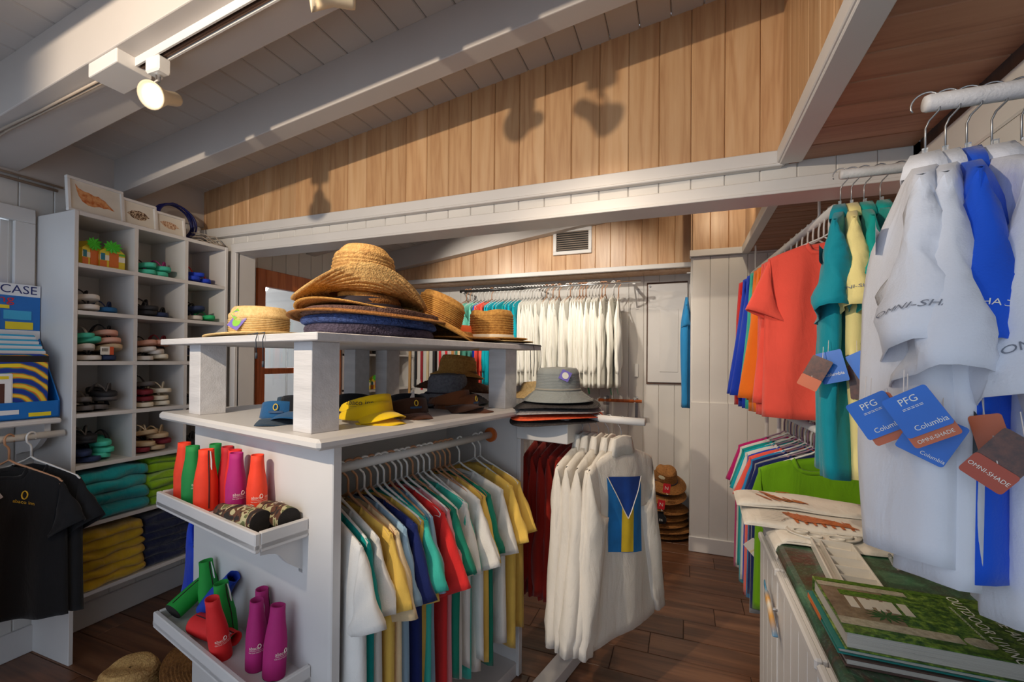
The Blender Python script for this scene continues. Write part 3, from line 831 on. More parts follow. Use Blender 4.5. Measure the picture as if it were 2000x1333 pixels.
# ---- sandals
SOLE = {k: noisy('foam_'+k, S(*c), .75, 30, .06, .2, 200, .001) for k, c in dict(black=(34, 33, 36), white=(214, 206, 198), blue=(30, 92, 140), navy=(34, 48, 84), mint=(70, 190, 160),
        grey=(92, 86, 84), peach=(214, 158, 136), maroon=(120, 26, 40), tan=(196, 168, 132), royal=(20, 60, 190), green=(40, 178, 110), cream=(226, 214, 192), magenta=(176, 50, 130), red=(205, 44, 44)).items()}
def sole_outline(L, W, n=26):
    pts = []
    for i in range(n):
        a = 2*PI*i/n
        u = math.cos(a); v = math.sin(a)
        x = u*L/2
        wd = W/2*(1.0+.10*u-.20*math.exp(-((u+.15)/.35)**2))
        pts.append((x, v*abs(v)**-.15*wd if abs(v) > 1e-6 else 0))
    return pts
def sandal_parts(L=.245, W=.092, th=.020):
    out = sole_outline(L, W); n = len(out)
    sole = MB(); vs = []
    lay = [(0, .96), (.003, 1.0), (th-.003, 1.0), (th, .97)]
    for z, k in lay:
        for x, y in out: vs.append((x*k, y*k, z+.006*(x/(L/2))**2*(1 if x < 0 else .6)))
    fs = [tuple(range(n-1, -1, -1)), tuple(3*n+k for k in range(n))]
    for q in range(3): fs += [(q*n+k, q*n+(k+1) % n, (q+1)*n+(k+1) % n, (q+1)*n+k) for k in range(n)]
    sole.add(vs, fs)
    st = MB()
    t0 = Vector((L*.27, 0, th-.002))
    for sd in (-1, 1):
        e = Vector((-L*.06, sd*W*.40, th-.004))
        pts = []
        for i in range(9):
            q = i/8
            p = t0.lerp(e, q); p.z += .036*math.sin(PI*min(1, q*1.05))**.8 if q < .97 else 0
            p.y += sd*.006*math.sin(PI*q); pts.append(p)
        rows = []
        for i, p in enumerate(pts):
            wd = .003+.0075*(i/8)
            d = (pts[min(i+1, 8)]-pts[max(i-1, 0)]).normalized(); nn_ = d.cross(Vector((0, 0, 1))).normalized()
            up_ = nn_.cross(d).normalized()
            rows += [p+up_*wd*.2+nn_*wd, p+up_*.004, p-nn_*wd, p-up_*.002]
        st.add(rows, [(i*4+k, i*4+(k+1) % 4, (i+1)*4+(k+1) % 4, (i+1)*4+k) for i in range(8) for k in range(4)])
    st.tube([t0-Vector((0, 0, .004)), t0+Vector((0, 0, .012))], .004, 6)
    return sole, st
_so, _st = sandal_parts()
SOME = {}
def sandal(loc, rot, sc_, strap, label, group):
    k1 = ('s', sc_); k2 = ('t', strap)
    if k1 not in SOME: SOME[k1] = _so.mesh('sole', SOLE[sc_], True)
    if k2 not in SOME: SOME[k2] = _st.mesh('strap', SOLE[strap], True)
    t = empty('flip_flop', label, 'sandal', loc, group=group, rot=rot)
    t.scale = (1.0, 1.02, 1.15)
    inst('sole', SOME[k1], t); inst('strap', SOME[k2], t)
    return t
CUBBY = {  # (column, row): bottom-up pairs of stacks (side, sole, strap)
    (1, 0): [('L', 'mint', 'magenta'), ('R', 'mint', 'magenta'), ('L', 'mint', 'black'), ('R', 'mint', 'magenta')],
    (2, 0): [('L', 'royal', 'royal'), ('R', 'royal', 'red'), ('L', 'royal', 'red')],
    (0, 1): [('L', 'white', 'black'), ('R', 'blue', 'navy'), ('L', 'white', 'black')],
    (1, 1): [('L', 'black', 'black'), ('R', 'navy', 'black'), ('L', 'black', 'black')],
    (2, 1): [('L', 'white', 'navy'), ('R', 'green', 'green'), ('L', 'navy', 'black')],
    (0, 2): [('L', 'white', 'black'), ('R', 'navy', 'navy'), ('L', 'white', 'black'), ('R', 'tan', 'black'), ('L', 'mint', 'grey'), ('R', 'peach', 'black'), ('L', 'mint', 'white'), ('R', 'peach', 'black')],
    (1, 2): [('L', 'white', 'black'), ('R', 'cream', 'grey'), ('L', 'white', 'black'), ('R', 'white', 'black'), ('L', 'peach', 'black'), ('R', 'peach', 'maroon')],
    (2, 2): [('L', 'black', 'black'), ('R', 'black', 'grey'), ('L', 'navy', 'black')],
    (0, 3): [('L', 'grey', 'black'), ('R', 'grey', 'black'), ('L', 'grey', 'grey'), ('R', 'grey', 'black'), ('R', 'black', 'grey')],
    (1, 3): [('L', 'cream', 'white'), ('R', 'cream', 'white'), ('L', 'maroon', 'maroon'), ('R', 'cream', 'cream'), ('L', 'maroon', 'black'), ('R', 'cream', 'cream'), ('L', 'grey', 'black')],
    (2, 3): [('L', 'black', 'black'), ('R', 'navy', 'black')],
    (0, 4): [('L', 'navy', 'navy'), ('R', 'mint', 'mint'), ('L', 'navy', 'black'), ('R', 'mint', 'mint'), ('L', 'black', 'black'), ('R', 'mint', 'black'), ('L', 'black', 'grey')],
    (1, 4): [('L', 'maroon', 'tan'), ('R', 'tan', 'tan'), ('L', 'tan', 'black'), ('R', 'maroon', 'tan'), ('R', 'tan', 'tan'), ('L', 'tan', 'cream')],
    (2, 4): [('L', 'black', 'black'), ('R', 'grey', 'black')],
}
rown = ['top', 'second', 'third', 'fourth', 'fifth']; coln = ['left', 'middle', 'right']
for (c, r), lst in CUBBY.items():
    h = {'L': 0, 'R': 0}; cnt = {}
    for i, (sd, so_, st_) in enumerate(lst):
        rr = random.Random(c*100+r*10+i)
        wd = CY[c+1]-CY[c]
        yy = CY[c]+wd*(.31 if sd == 'L' else .68)+rr.uniform(-.008, .008)
        z = CZ[r+1]+.002+h[sd]
        a = (rr.uniform(-.15, .35) if sd == 'L' else rr.uniform(-.45, .1))+(PI if rr.random() < .5 else 0)
        tilt = rr.uniform(-.05, .05) if i < 2 else rr.uniform(-.16, .10)
        sandal((CX1-.135+rr.uniform(-.012, .006), yy, z+(abs(tilt)*.1)), (tilt*.6, tilt, a), so_, st_,
               f'{so_} flip-flop with {st_} straps, {ORD[i+1]} laid in the {coln[c]} cubby of the {rown[r]} row', 'flip-flops in the cubby shelving')
        h[sd] += .030+abs(tilt)*.07
lbl = empty('shoe_label', 'small orange and white barcode label on the sandals in the third row', 'label', (CX1-.012, 1.375, 1.462), .1)
B(0, .002, -.028, .012, 0, .040).build('label_white', noisy('label_white', S(226, 222, 214), .6, bstr=0), lbl); B(0, .0021, .012, .030, 0, .040).build('label_orange', noisy('label_orange', S(206, 84, 44), .6, bstr=0), lbl)
for k in range(7): B(.002, .0024, -.022+.004*k, -.022+.004*k+.002, .016, .032).build('barcode_bar', noisy('ink_black', S(30, 28, 28), .6, bstr=0), lbl)
# ---- toy boxes in the top left cubby
def toybox(loc, rz, label, seed):
    t = empty('gift_box', label, 'box', loc, rz, 'bright printed boxes in the top cubby')
    Y1 = noisy('print_yellow', S(232, 206, 60), .5); O1 = noisy('print_orange', S(214, 110, 46), .5); G1 = noisy('print_green', S(96, 176, 50), .5)
    W1 = noisy('print_white', S(236, 230, 210), .5); T1 = noisy('print_teal', S(30, 120, 140), .5)
    t.scale = (1.2, 1.2, 1.3)
    D, W_, H_ = .07, .085, .085
    pr = [(-W_/2, 0), (W_/2, 0), (W_/2, H_*.75), (0, H_*1.15), (-W_/2, H_*.75)]
    MB().prism(pr, -D/2, D/2, 'X').build('carton', Y1, t)
    B(D/2, D/2+.001, -W_/2, W_/2, .03, .05).build('printed_band', W1, t)
    B(D/2, D/2+.0015, -.012, .020, .006, .062).build('printed_door', O1, t)
    B(D/2, D/2+.001, -W_/2, -.02, .0, .028).build('printed_patch', O1, t)
    B(D/2, D/2+.001, .022, W_/2, .055, .063).build('printed_patch', G1, t)
    B(D/2, D/2+.0015, -.040, -.026, .030, .056).build('printed_patch', T1, t)
    pm = MB()
    rr = random.Random(seed)
    for k in range(11):
        a = 2*PI*k/11
        L = .034
        tip = Vector((D/2+.008+.008*rr.random(), -.005+L*math.cos(a), H_*.98+L*.8*math.sin(a)))
        o_ = Vector((D/2+.004, -.005, H_*.98)); s_ = Vector((0, -math.sin(a), math.cos(a)))*.008
        pm.add([o_, o_.lerp(tip, .5)+s_, tip, o_.lerp(tip, .5)-s_, o_+Vector((.010, 0, 0)), ], [(0, 1, 4), (1, 2, 4), (2, 3, 4), (3, 0, 4), (0, 3, 2, 1)])
    pm.build('palm_top', noisy('palm_green', S(70, 190, 40), .6), t)
    return t
toybox((-2.775, 1.325, 1.90), .25, 'yellow house-shaped box with green palm, nearer of two in the top left cubby', 1)
toybox((-2.765, 1.415, 1.90), -.10, 'yellow and orange house-shaped box with green palm, farther in the top left cubby', 2)
# ---- folded towels
TERRY = {k: cloth('terry_'+k, S(*c), 700, .18, .8, 1, .4) for k, c in dict(teal=(20, 160, 166), lime=(146, 190, 30), yellow=(220, 178, 38), navy=(34, 40, 74)).items()}
def towel(loc, wy, dx, th, mt, label, group, seed, layers=2):
    """folded bath towel: rounded folds face +X"""
    nn = nz(seed)
    prof = []
    lh = th/layers
    n = 9
    for L in range(layers):
        for i in range(n):
            a = -PI/2+PI*i/(n-1)
            prof.append((dx+lh*.5*math.cos(a)*1.1-.004*L, L*lh+lh/2+lh/2*math.sin(a)*.985))
    prof = [(0, 0)]+prof+[(0, th)]
    m_ = 16; vs = []
    for j in range(m_):
        q = j/(m_-1); yy = (q-.5)*wy
        e = 1-abs(2*q-1)**6
        for x, z in prof:
            k = .016*nn(q*2.4, z*22)*(x/dx)
            zz = z*(.93+.07*e)+.009*nn(q*2.6+x*6, z*14+3)*(.15+z/th)
            vs.append((x*(.96+.04*e)+k, yy+.004*nn(z*25, q), max(zz, 0)))
    P_ = len(prof)
    mb = MB().add(vs, [(j*P_+k, (j+1)*P_+k, (j+1)*P_+(k+1) % P_, j*P_+(k+1) % P_) for j in range(m_-1) for k in range(P_)]+[tuple(range(P_)), tuple((m_-1)*P_+k for k in range(P_-1, -1, -1))])
    o = mb.build('folded_towel', mt, smooth=True, loc=loc)
    o.rotation_euler = (0, 0, random.Random(seed).uniform(-.03, .03))
    return tag(o, label, 'towel', group)
def towels(y0, y1, z, n, th, mt, cn, where, seed, layers=2):
    for i in range(n):
        rr = random.Random(seed+i)
        towel((CX0+.02, (y0+y1)/2+rr.uniform(-.006, .006), z+.001+i*th), y1-y0-.012, .255+rr.uniform(-.012, .02), th*1.02, mt,
              f'{cn} folded towel, {ORD[i+1]} from the bottom of the {cn} stack', f'{cn} towels', seed*3+i, layers)
towels(1.26, 1.585, .645, 2, .118, TERRY['teal'], 'teal', 'upper towel', 3)
towels(1.59, 1.975, .645, 3, .084, TERRY['lime'], 'lime green', 'upper towel', 13)
towels(1.26, 1.555, .312, 3, .092, TERRY['yellow'], 'yellow', 'lower towel', 23)
towels(1.56, 1.975, .312, 3, .090, TERRY['navy'], 'navy blue', 'lower towel', 33)
# ---- framed shell prints on top
PAPER = noisy('art_paper', S(226, 218, 204), .8, bstr=0); MATTE = noisy('frame_white', S(228, 224, 220), .35, bstr=0)
def shellmat(name, a, b, sc_):
    if name in MATS: return MATS[name]
    mt, nt, bs = newmat(name); v = coords(nt, (sc_, sc_, sc_), False)
    n = N(nt, 'ShaderNodeTexVoronoi' if 'cone' in name else 'ShaderNodeTexNoise'); n.inputs['Scale'].default_value = 1; nt.links.new(v, n.inputs[0])
    nt.links.new(ramp(nt, n.outputs[0], [(.35, a), (.6, b)]), bs.inputs['Base Color']); bs.inputs['Roughness'].default_value = .8; MATS[name] = mt; return mt
def frame(loc, w_, h_, lean, rz, label, shell, smat):
    t = empty('framed_print', label, 'picture', loc, group='framed shell prints on the cubby shelving', rot=(0, lean, rz))
    b_ = .013
    for y0, y1, z0, z1 in ((-w_/2, w_/2, 0, b_), (-w_/2, w_/2, h_-b_, h_), (-w_/2, -w_/2+b_, b_, h_-b_), (w_/2-b_, w_/2, b_, h_-b_)):
        B(-.012, .008, y0, y1, z0, z1, ch=.0015).build('frame_rail', MATTE, t)
    B(-.010, -.002, -w_/2+b_, w_/2-b_, b_, h_-b_).build('art_paper', PAPER, t)
    MB().prism([(y*w_, h_*(.5+z)) for y, z in shell], -.002, -.0008, 'X').build('shell_drawing', smat, t)
    return t
conch = [(-.35, .32), (-.30, .22), (-.22, .17), (-.12, .16), (-.03, .11), (.04, .13), (.10, .08), (.16, .05), (.21, -.04), (.33, -.19), (.20, -.16), (.13, -.19), (.05, -.17), (-.04, -.22), (-.14, -.22), (-.24, -.14), (-.30, .0), (-.33, .16)]
cone = [(-.34, -.02), (-.22, .10), (-.02, .16), (.16, .12), (.22, .05), (.30, -.03), (.22, -.06), (.18, -.14), (.02, -.20), (-.18, -.16)]
olive = [(-.32, .06), (-.20, .14), (.0, .15), (.18, .10), (.32, -.06), (.20, -.06), (.14, -.16), (-.02, -.17), (-.20, -.10)]
frame((-2.735, 1.35, 2.147), .238, .17, -.10, .05, 'large white framed print of a brown conch shell on top of the cubbies', conch, shellmat('conch_ink', S(190, 96, 40), S(224, 160, 104), 40))
frame((-2.745, 1.545, 2.147), .17, .145, -.10, .03, 'white framed print of a dark spotted cone shell, middle of three', cone, shellmat('cone_ink', S(214, 190, 160), S(90, 60, 40), 160))
frame((-2.752, 1.705, 2.147), .165, .125, -.10, .03, 'small white framed print of a pale brown olive shell nearest the cables', olive, shellmat('olive_ink', S(150, 92, 56), S(220, 190, 160), 90))
# ---- coiled blue hose and loose wires
cm_ = MB(); rr = random.Random(4)
for k in range(6):
    ra = .105+rr.uniform(-.008, .012); off = rr.uniform(-.03, .03)
    cm_.tube([(-2.87+off*.6+.02*math.sin(a_*2*PI/28+k), 1.80+ra*math.cos(2*PI*a_/28)*1.05, 2.268+ra*math.sin(2*PI*a_/28)+rr.uniform(-.002, .002)) for a_ in range(28)], .0058, 6, closed=True)
tag(cm_.build('cable_coil', noisy('blue_cable', S(18, 26, 96), .4, bstr=0), smooth=True), 'coil of dark blue cable on top of the cubbies', 'cable')
lw_ = MB()
for k in range(6):
    y0 = 1.83+.02*k
    lw_.tube([(-2.80-.015*k, y0, 2.16+.03*((k*7) % 3)), (-2.77, y0+.05, 2.175+.02*(k % 3)), (-2.73, y0+.09, 2.152), (-2.70-.01*k, 1.97+.012*k, 2.153+.004*k)], .0035, 5)
tag(lw_.build('loose_wires', noisy('cable_tan', S(170, 155, 140)), smooth=True), 'tangle of pale loose wires beside the blue coil', 'cable')
# ---- little wall shelf with the display carton
sh = empty('wall_shelf', 'white wall shelf with curved bracket and rail beside the cubbies', 'shelf', (0, 0, 0))
B(XL+.005, -2.70, .25, 1.21, 1.142, 1.166, ch=.006).build('shelf_board', WHITE, sh)
for yy in (.45, 1.165):
    prof = [(XL+.02, 1.142), (-2.74, 1.142)]+[(-2.74-.20*(i/8)**1.3*.9, 1.142-.035-.11*math.sin(i/8*PI/2)) for i in range(0, 9)]+[(XL+.02, .98)]
    MB().prism(prof[::-1], yy, yy+.022, 'Y').build('bracket', WHITE, sh)
MB().tube([(-2.72, .25, 1.092), (-2.72, 1.225, 1.092)], .016, 14).build('rail', WPLAS, sh, smooth=True)
for i, (y_, c_, rz) in enumerate(((1.035, 'black', .52), (1.105, 'black', .46), (.80, 'orange', .35))):
    p = (-2.70, y_, 1.092)
    t, ob = garment('tee_shirt', COTTON[c_], p, rz, ('black tee shirt with small yellow emblem under the wall shelf', 'black tee shirt behind the emblem tee under the wall shelf', 'orange shirt just showing at the left edge of the photo')[i],
            'shirt', 'shirts under the wall shelf', hw=.205, length=.66, T=.022, slen=.20, droop=.50, seed=120+i, fold=.010)
    hanger('plastic', TPLAS if i == 0 else WPLAS, p, rz, ('tan plastic hanger of the black emblem tee', 'white plastic hanger of the second black tee', 'white plastic hanger of the orange shirt at the left edge')[i], 'hangers under the wall shelf')
    if i == 0:
        YEL = noisy('print_emblem', S(226, 178, 40), .7); PT = LAST_PT[0]
        MB().tube([PT(.075+.010*math.cos(k*PI/6), -.235+.017*math.sin(k*PI/6), -1, .003) for k in range(12)], .0026, 5, closed=True).build('emblem', YEL, t)
        text('print', 'abaco inn', .020, YEL, t, None, fn=lambda q: Vector(PT(.075+q.x, -.265+q.y-.25*q.x, -1, .003)))
        tg = noisy('tag_white', S(220, 208, 200), .6, bstr=0)
        MB().tube([(-.02, -.03, -.125), (-.022, -.036, -.20)], .0012, 5).build('tag_string', tg, t)
        MB().add([tuple(fr((-.022, -.038, -.235), (1, .0, .7), (-.7, 0, 1)) @ Vector(q)) for q in ((-.028, -.02, 0), (.028, -.02, 0), (.028, .02, 0), (-.028, .02, 0), (-.028, -.02, .001), (.028, -.02, .001), (.028, .02, .001), (-.028, .02, .001))],
                 [(3, 2, 1, 0), (4, 5, 6, 7), (0, 1, 5, 4), (1, 2, 6, 5), (2, 3, 7, 6), (3, 0, 4, 7)]).build('hang_tag', tg, t)
        B(-.055, -.015, -.036, -.034, -.24, -.215).build('hang_tag', noisy('tag_brown', S(80, 44, 34), .6, bstr=0), t)
# display carton with waterproof pouches
BLU = noisy('print_blue', S(18, 112, 196), .45, 6, .15, bstr=0); WPR = noisy('print_white2', S(226, 228, 232), .45, bstr=0); YPR = noisy('print_yellow2', S(236, 212, 40), .5, bstr=0)
REDP = noisy('print_red', S(206, 40, 50), .5, bstr=0); DKB = noisy('print_darkblue', S(16, 40, 110), .5, bstr=0); CYN = noisy('print_cyan', S(60, 170, 214), .45, bstr=0)
bxo = empty('display_carton', 'blue cardboard counter display holding phone pouches on the wall shelf', 'display box', (-2.86, 1.045, 1.168), -.05)
bxo.scale = (1.25, 1.25, 1.25)
# local: +X towards the viewer, Y to the right; header card leans back
W_ = .29
B(-.082, -.078, -W_/2, W_/2, 0, .50).build('header_card', BLU, bxo)
B(-.078, -.0765, -W_/2, W_/2, .455, .50).build('header_strip', WPR, bxo)
B(-.078, -.0765, -W_/2, W_/2, .29, .325).build('header_strip', WPR, bxo)
FX = lambda y, z, x=-.0755: fr((x, y, z), (0, 1, 0), (0, 0, 1))
text('print', 'AQUA', .044, DKB, bxo, FX(-.075, .478)); text('print', 'CASE', .044, DKB, bxo, FX(.085, .478))
B(-.0765, -.075, .0, .022, .462, .495).build('printed_phone', DKB, bxo)
text('print', 'floating', .040, REDP, bxo, FX(.0, .440), sx=1.25)
B(-.0775, -.0757, -.09, .06, .405, .418).build('printed_patch', YPR, bxo)
for i, (y0, z0, c_) in enumerate(((-.13, .36, WPR), (-.04, .36, CYN), (.045, .365, CYN), (-.13, .33, DKB), (-.04, .33, noisy('print_dark', S(60, 70, 70), .5)), (.05, .328, YPR))):
    B(-.0775, -.0757, y0, y0+.075, z0, z0+.034 if i < 3 else z0+.028).build('printed_photo', c_, bxo)
MB().prism([(-.08, 0), (.085, 0), (.085, .06), (-.08, .30)], -W_/2, -W_/2+.004, 'Y').build('tray_side', BLU, bxo)
MB().prism([(-.08, 0), (.085, 0), (.085, .06), (-.08, .30)], W_/2-.004, W_/2, 'Y').build('tray_side', BLU, bxo)
B(.081, .085, -W_/2, W_/2, 0, .062).build('tray_front', BLU, bxo); B(-.08, .085, -W_/2, W_/2, 0, .004).build('tray_floor', BLU, bxo)
B(.085, .0862, -.04, .035, .020, .036).build('printed_patch', WPR, bxo); B(.085, .0862, .06, .12, .008, .022).build('printed_patch', YPR, bxo)
def tie(name):
    mt, nt, bs = newmat(name); v = coords(nt, (1, 1, 1), False)
    wv = N(nt, 'ShaderNodeTexWave', wave_type='RINGS'); wv.inputs['Scale'].default_value = 9; wv.inputs['Distortion'].default_value = 5; nt.links.new(v, wv.inputs[0])
    nt.links.new(ramp(nt, wv.outputs[0], [(0, S(20, 50, 150)), (.35, S(20, 60, 160)), (.5, S(60, 160, 60)), (.7, S(230, 60, 60)), (.9, S(240, 210, 60))]), bs.inputs['Base Color']); return mt
TIE = tie('tie_dye_print')
for i in range(5):
    yy = -.105+.003*i; x = .066-.026*i
    pc = empty('phone_pouch', f'{ORD[i+1]} phone pouch from the front of the blue display carton', 'pouch', tuple(bxo.matrix_basis @ Vector((0, 0, 0))), group='phone pouches in the display carton')
    pc.location = (-2.86, 1.045, 1.168); pc.rotation_euler = (0, 0, -.05); pc.scale = (1.25, 1.25, 1.25)
    B(x, x+.012, -.13, .115, .008, .235+.018*i, ch=.004).build('pouch', TIE if i == 0 else CYN, pc)
    B(x+.012, x+.0135, -.13, .115, .205+.018*i, .228+.018*i).build('header_strip', WPR if i else BLACK, pc)
    B(x+.012, x+.0132, -.12, .04, .187+.018*i, .198+.018*i).build('printed_band', YPR, pc)
    if i == 0:
        B(x+.012, x+.016, -.075, .02, .03, .165, ch=.003).build('phone_card', WPR, pc); B(x+.016, x+.0165, -.06, .0, .05, .13).build('phone_screen', noisy('tag_brown', S(80, 44, 34)), pc)
        B(x+.016, x+.0168, -.065, .01, .145, .156).build('printed_band', YPR, pc)
# ---- straw hats on the floor: added with the hats below
# ------------------------------------------------------------------ hats
def straw(name, a, b, coil=170, bstr=.6, mottle=None):
    """plaited straw: fine coil relief plus fibre colour"""
    if name in MATS: return MATS[name]
    mt, nt, bs = newmat(name); v = coords(nt, (1, 1, 1), True)
    n = N(nt, 'ShaderNodeTexNoise'); n.inputs['Scale'].default_value = 90; n.inputs['Detail'].default_value = 3; nt.links.new(v, n.inputs[0])
    n5 = N(nt, 'ShaderNodeTexNoise'); n5.inputs['Scale'].default_value = 7; nt.links.new(v, n5.inputs[0])
    ad = N(nt, 'ShaderNodeMath', operation='MULTIPLY_ADD'); nt.links.new(n5.outputs[0], ad.inputs[0]); ad.inputs[1].default_value = .5; 
    s_ = N(nt, 'ShaderNodeMath', operation='MULTIPLY'); nt.links.new(n.outputs[0], s_.inputs[0]); s_.inputs[1].default_value = .6; nt.links.new(s_.outputs[0], ad.inputs[2])
    nt.links.new(ramp(nt, ad.outputs[0], [(.32, b), (.68, a)]), bs.inputs['Base Color'])
    bs.inputs['Roughness'].default_value = .8; bs.inputs['Specular IOR Level'].default_value = .3
    vo = N(nt, 'ShaderNodeTexVoronoi'); vo.inputs['Scale'].default_value = coil; nt.links.new(v, vo.inputs[0])
    bump(nt, bs, vo.outputs[0], bstr, .004)
    MATS[name] = mt; return mt
ST_NAT = straw('straw_natural', S(214, 172, 108), S(150, 104, 56)); ST_PALE = straw('straw_pale', S(226, 196, 140), S(186, 148, 92), 260, .3)
ST_BRN = straw('straw_brown', S(160, 108, 56), S(98, 60, 28)); ST_GOLD = straw('straw_gold', S(206, 156, 82), S(148, 98, 44), 220, .4)
CRO_PUR = straw('crochet_purple', S(98, 88, 108), S(44, 36, 50), 150, .9); CRO_BLU = straw('crochet_blue', S(70, 92, 150), S(30, 36, 72), 150, .9); CRO_RUST = straw('crochet_rust', S(130, 96, 84), S(64, 46, 44), 150, .9)
GREYS = straw('straw_grey', S(120, 118, 124), S(70, 68, 76), 300, .4)
def hat_shape(rc, hc, rb, top=.75, pinch=0, brim=lambda a, q: 0, coil=.0, nco=0, oval=1.12, dent=.0, th=.0022, n=56, crown_round=.03):
    """profile from crown centre out to brim edge; q runs 0..1 over the brim"""
    prof = [(.001, hc, 'c', 0)]
    rt_ = rc*top
    for i in range(1, 9): prof.append((rt_*(i/8)*.94, hc-.0008*i, 'c', 0))
    for i in range(1, 6):
        a = PI/2*i/5
        prof.append((rt_*.94+crown_round*math.sin(a)*.6, hc-.006-crown_round*(1-math.cos(a)), 'c', 0))
    r1, z1 = prof[-1][0], prof[-1][1]
    m_ = 30 if hc > .06 else 12
    for i in range(1, m_+1): prof.append((r1+(rc-r1)*(i/m_), z1*(1-i/m_)+.004*(i/m_), 's', 0))
    k = 26
    for i in range(1, k+1):
        q = i/k; prof.append((rc+(rb-rc)*q, 0, 'b', q))
    mb = MB()
    vs = []
    for idx, (r, z, kd, q) in enumerate(prof):
        for j in range(n):
            a = 2*PI*j/n
            rip = coil*1.7*(1.0, .1, -1.1)[idx % 3]
            rr_ = r+rip*(1 if kd != 'c' else .6)
            x, y = rr_*math.cos(a)*oval, rr_*math.sin(a)
            zz = z+(rip*.7 if kd == 'b' else (rip*.6 if kd == 'c' else 0))
            if kd == 'b': zz += brim(a, q)
            if kd in 'cs' and pinch:
                hh = max(0, (z-hc*.55)/(hc*.45))
                f = math.exp(-((a-0)/.55)**2)+math.exp(-((a-2*PI)/.55)**2)
                y *= 1-pinch*hh*max(0, math.cos(a))**1.5
            if kd in 'cs' and dent:
                hh = max(0, (z-hc*.7)/(hc*.3))
                zz -= dent*hh*math.exp(-(y/(rc*.33))**2)*(.5+.5*math.cos(a*0))
            vs.append((x, y, zz))
    R_ = len(prof)
    mb.add(vs, [(i*n+j, (i+1)*n+j, (i+1)*n+(j+1) % n, i*n+(j+1) % n) for i in range(R_-1) for j in range(n)]+[tuple(range(n-1, -1, -1))])
    return mb
def hat(name, mt, loc, rot, label, shape, band=None, group=None, th=.003):
    t = empty(name, label, 'hat', loc, group=group, rot=rot)
    o = shape.build('hat_body', mt, t, smooth=True); k = o.modifiers.new('thick', 'SOLIDIFY'); k.thickness = th; k.offset = 0
    if band:
        rb_, z0_, z1_, bm, ov = band
        MB().lathe([(rb_+.002, z0_), (rb_+.004, z0_+.002), (rb_*.985+.004, z1_-.002), (rb_*.985+.001, z1_)], 48, lambda r, a, z: (r*math.cos(a)*ov, r*math.sin(a), z)).build('hat_band', bm, t, smooth=True)
    return t
def tagdiamond(parent, loc, rot, c1, c2, size=.04):
    t = MB().prism([(-size, 0), (0, -size*1.15), (size, 0), (0, size*1.15)], 0, .0015, 'Z'); m_ = Matrix.Translation(loc) @ rot
    t.xf(m_).build('hang_tag', c1, parent)
    MB().lathe([(.0005, .0022), (size*.5, .0022), (size*.5, .0012)], 20).xf(m_).build('tag_emblem', c2, parent)
VIO = noisy('tag_violet', S(120, 108, 190), .5, bstr=0); GRN = noisy('tag_green', S(130, 190, 70), .5, bstr=0); BLKBAND = noisy('band_dark', S(46, 38, 46), .8)
UP = 1.523; ZR = URZ
def UL(s, t, z): return tuple(U(s, t, z))
# pale ribbed straw hat at the left end of the upper shelf
h1 = hat('straw_hat', ST_PALE, UL(.12, .64, UP+.006), (0, 0, ZR+1.2), 'pale ribbed straw hat with a lilac tag, left end of the upper shelf',
         hat_shape(.100, .118, .18, .80, coil=.0016, crown_round=.045, brim=lambda a, q: .004*q-.010*q*q*math.cos(a-.6)), (.099, .004, .022, ST_PALE, 1.12))
ta = math.atan2(-UL(.12,.64,0)[1], -UL(.12,.64,0)[0])-(ZR+1.2)-.75
tagdiamond(h1, Vector((.114*math.cos(ta), .106*math.sin(ta), .052)), Matrix.Rotation(ta, 4, 'Z') @ Matrix.Rotation(1.25, 4, 'Y') @ Matrix.Rotation(.3, 4, 'Z'), VIO, GRN, .036)
tagdiamond(h1, Vector((.108*math.cos(ta-.1), .100*math.sin(ta-.1), .082)), Matrix.Rotation(ta-.1, 4, 'Z') @ Matrix.Rotation(1.25, 4, 'Y'), GRN, VIO, .022)
dr_ = MB(); dr_.tube([(.08, -.13, .004), (.06, -.185, .004), (.062, -.198, -.03), (.066, -.200, -.085)], .0014, 5); dr_.tube([(.10, -.12, .004), (.085, -.185, .004), (.09, -.2, -.02), (.084, -.201, -.072)], .0014, 5)
CORD = noisy('cord_dark', S(50, 56, 66), .7, bstr=0)
dr_.xf(Matrix.Rotation(-2.6, 4, 'Z')); 
# chin cord hanging over the shelf edge (belongs to the pale hat)
c_ = MB(); 
for q, L in ((.30, .085), (.34, .06)):
    a0 = Vector(UL(-.02, q+.10, UP+.006)); a1 = Vector(UL(-.077, q-.08, UP+.004)); a2 = a1+Vector(-E1*.006)+Vector((0, 0, -.02)); a3 = a1+Vector(-E1*.004)+Vector((0, 0, -L))
    c_.tube([a0, a1, a2, a3], .0015, 5); c_.tube([a3, a3+Vector((0, 0, -.018))], .0035, 6)
tag(c_.build('chin_cord', CORD, smooth=True), 'dark chin cord hanging over the near edge of the upper shelf', 'cord')
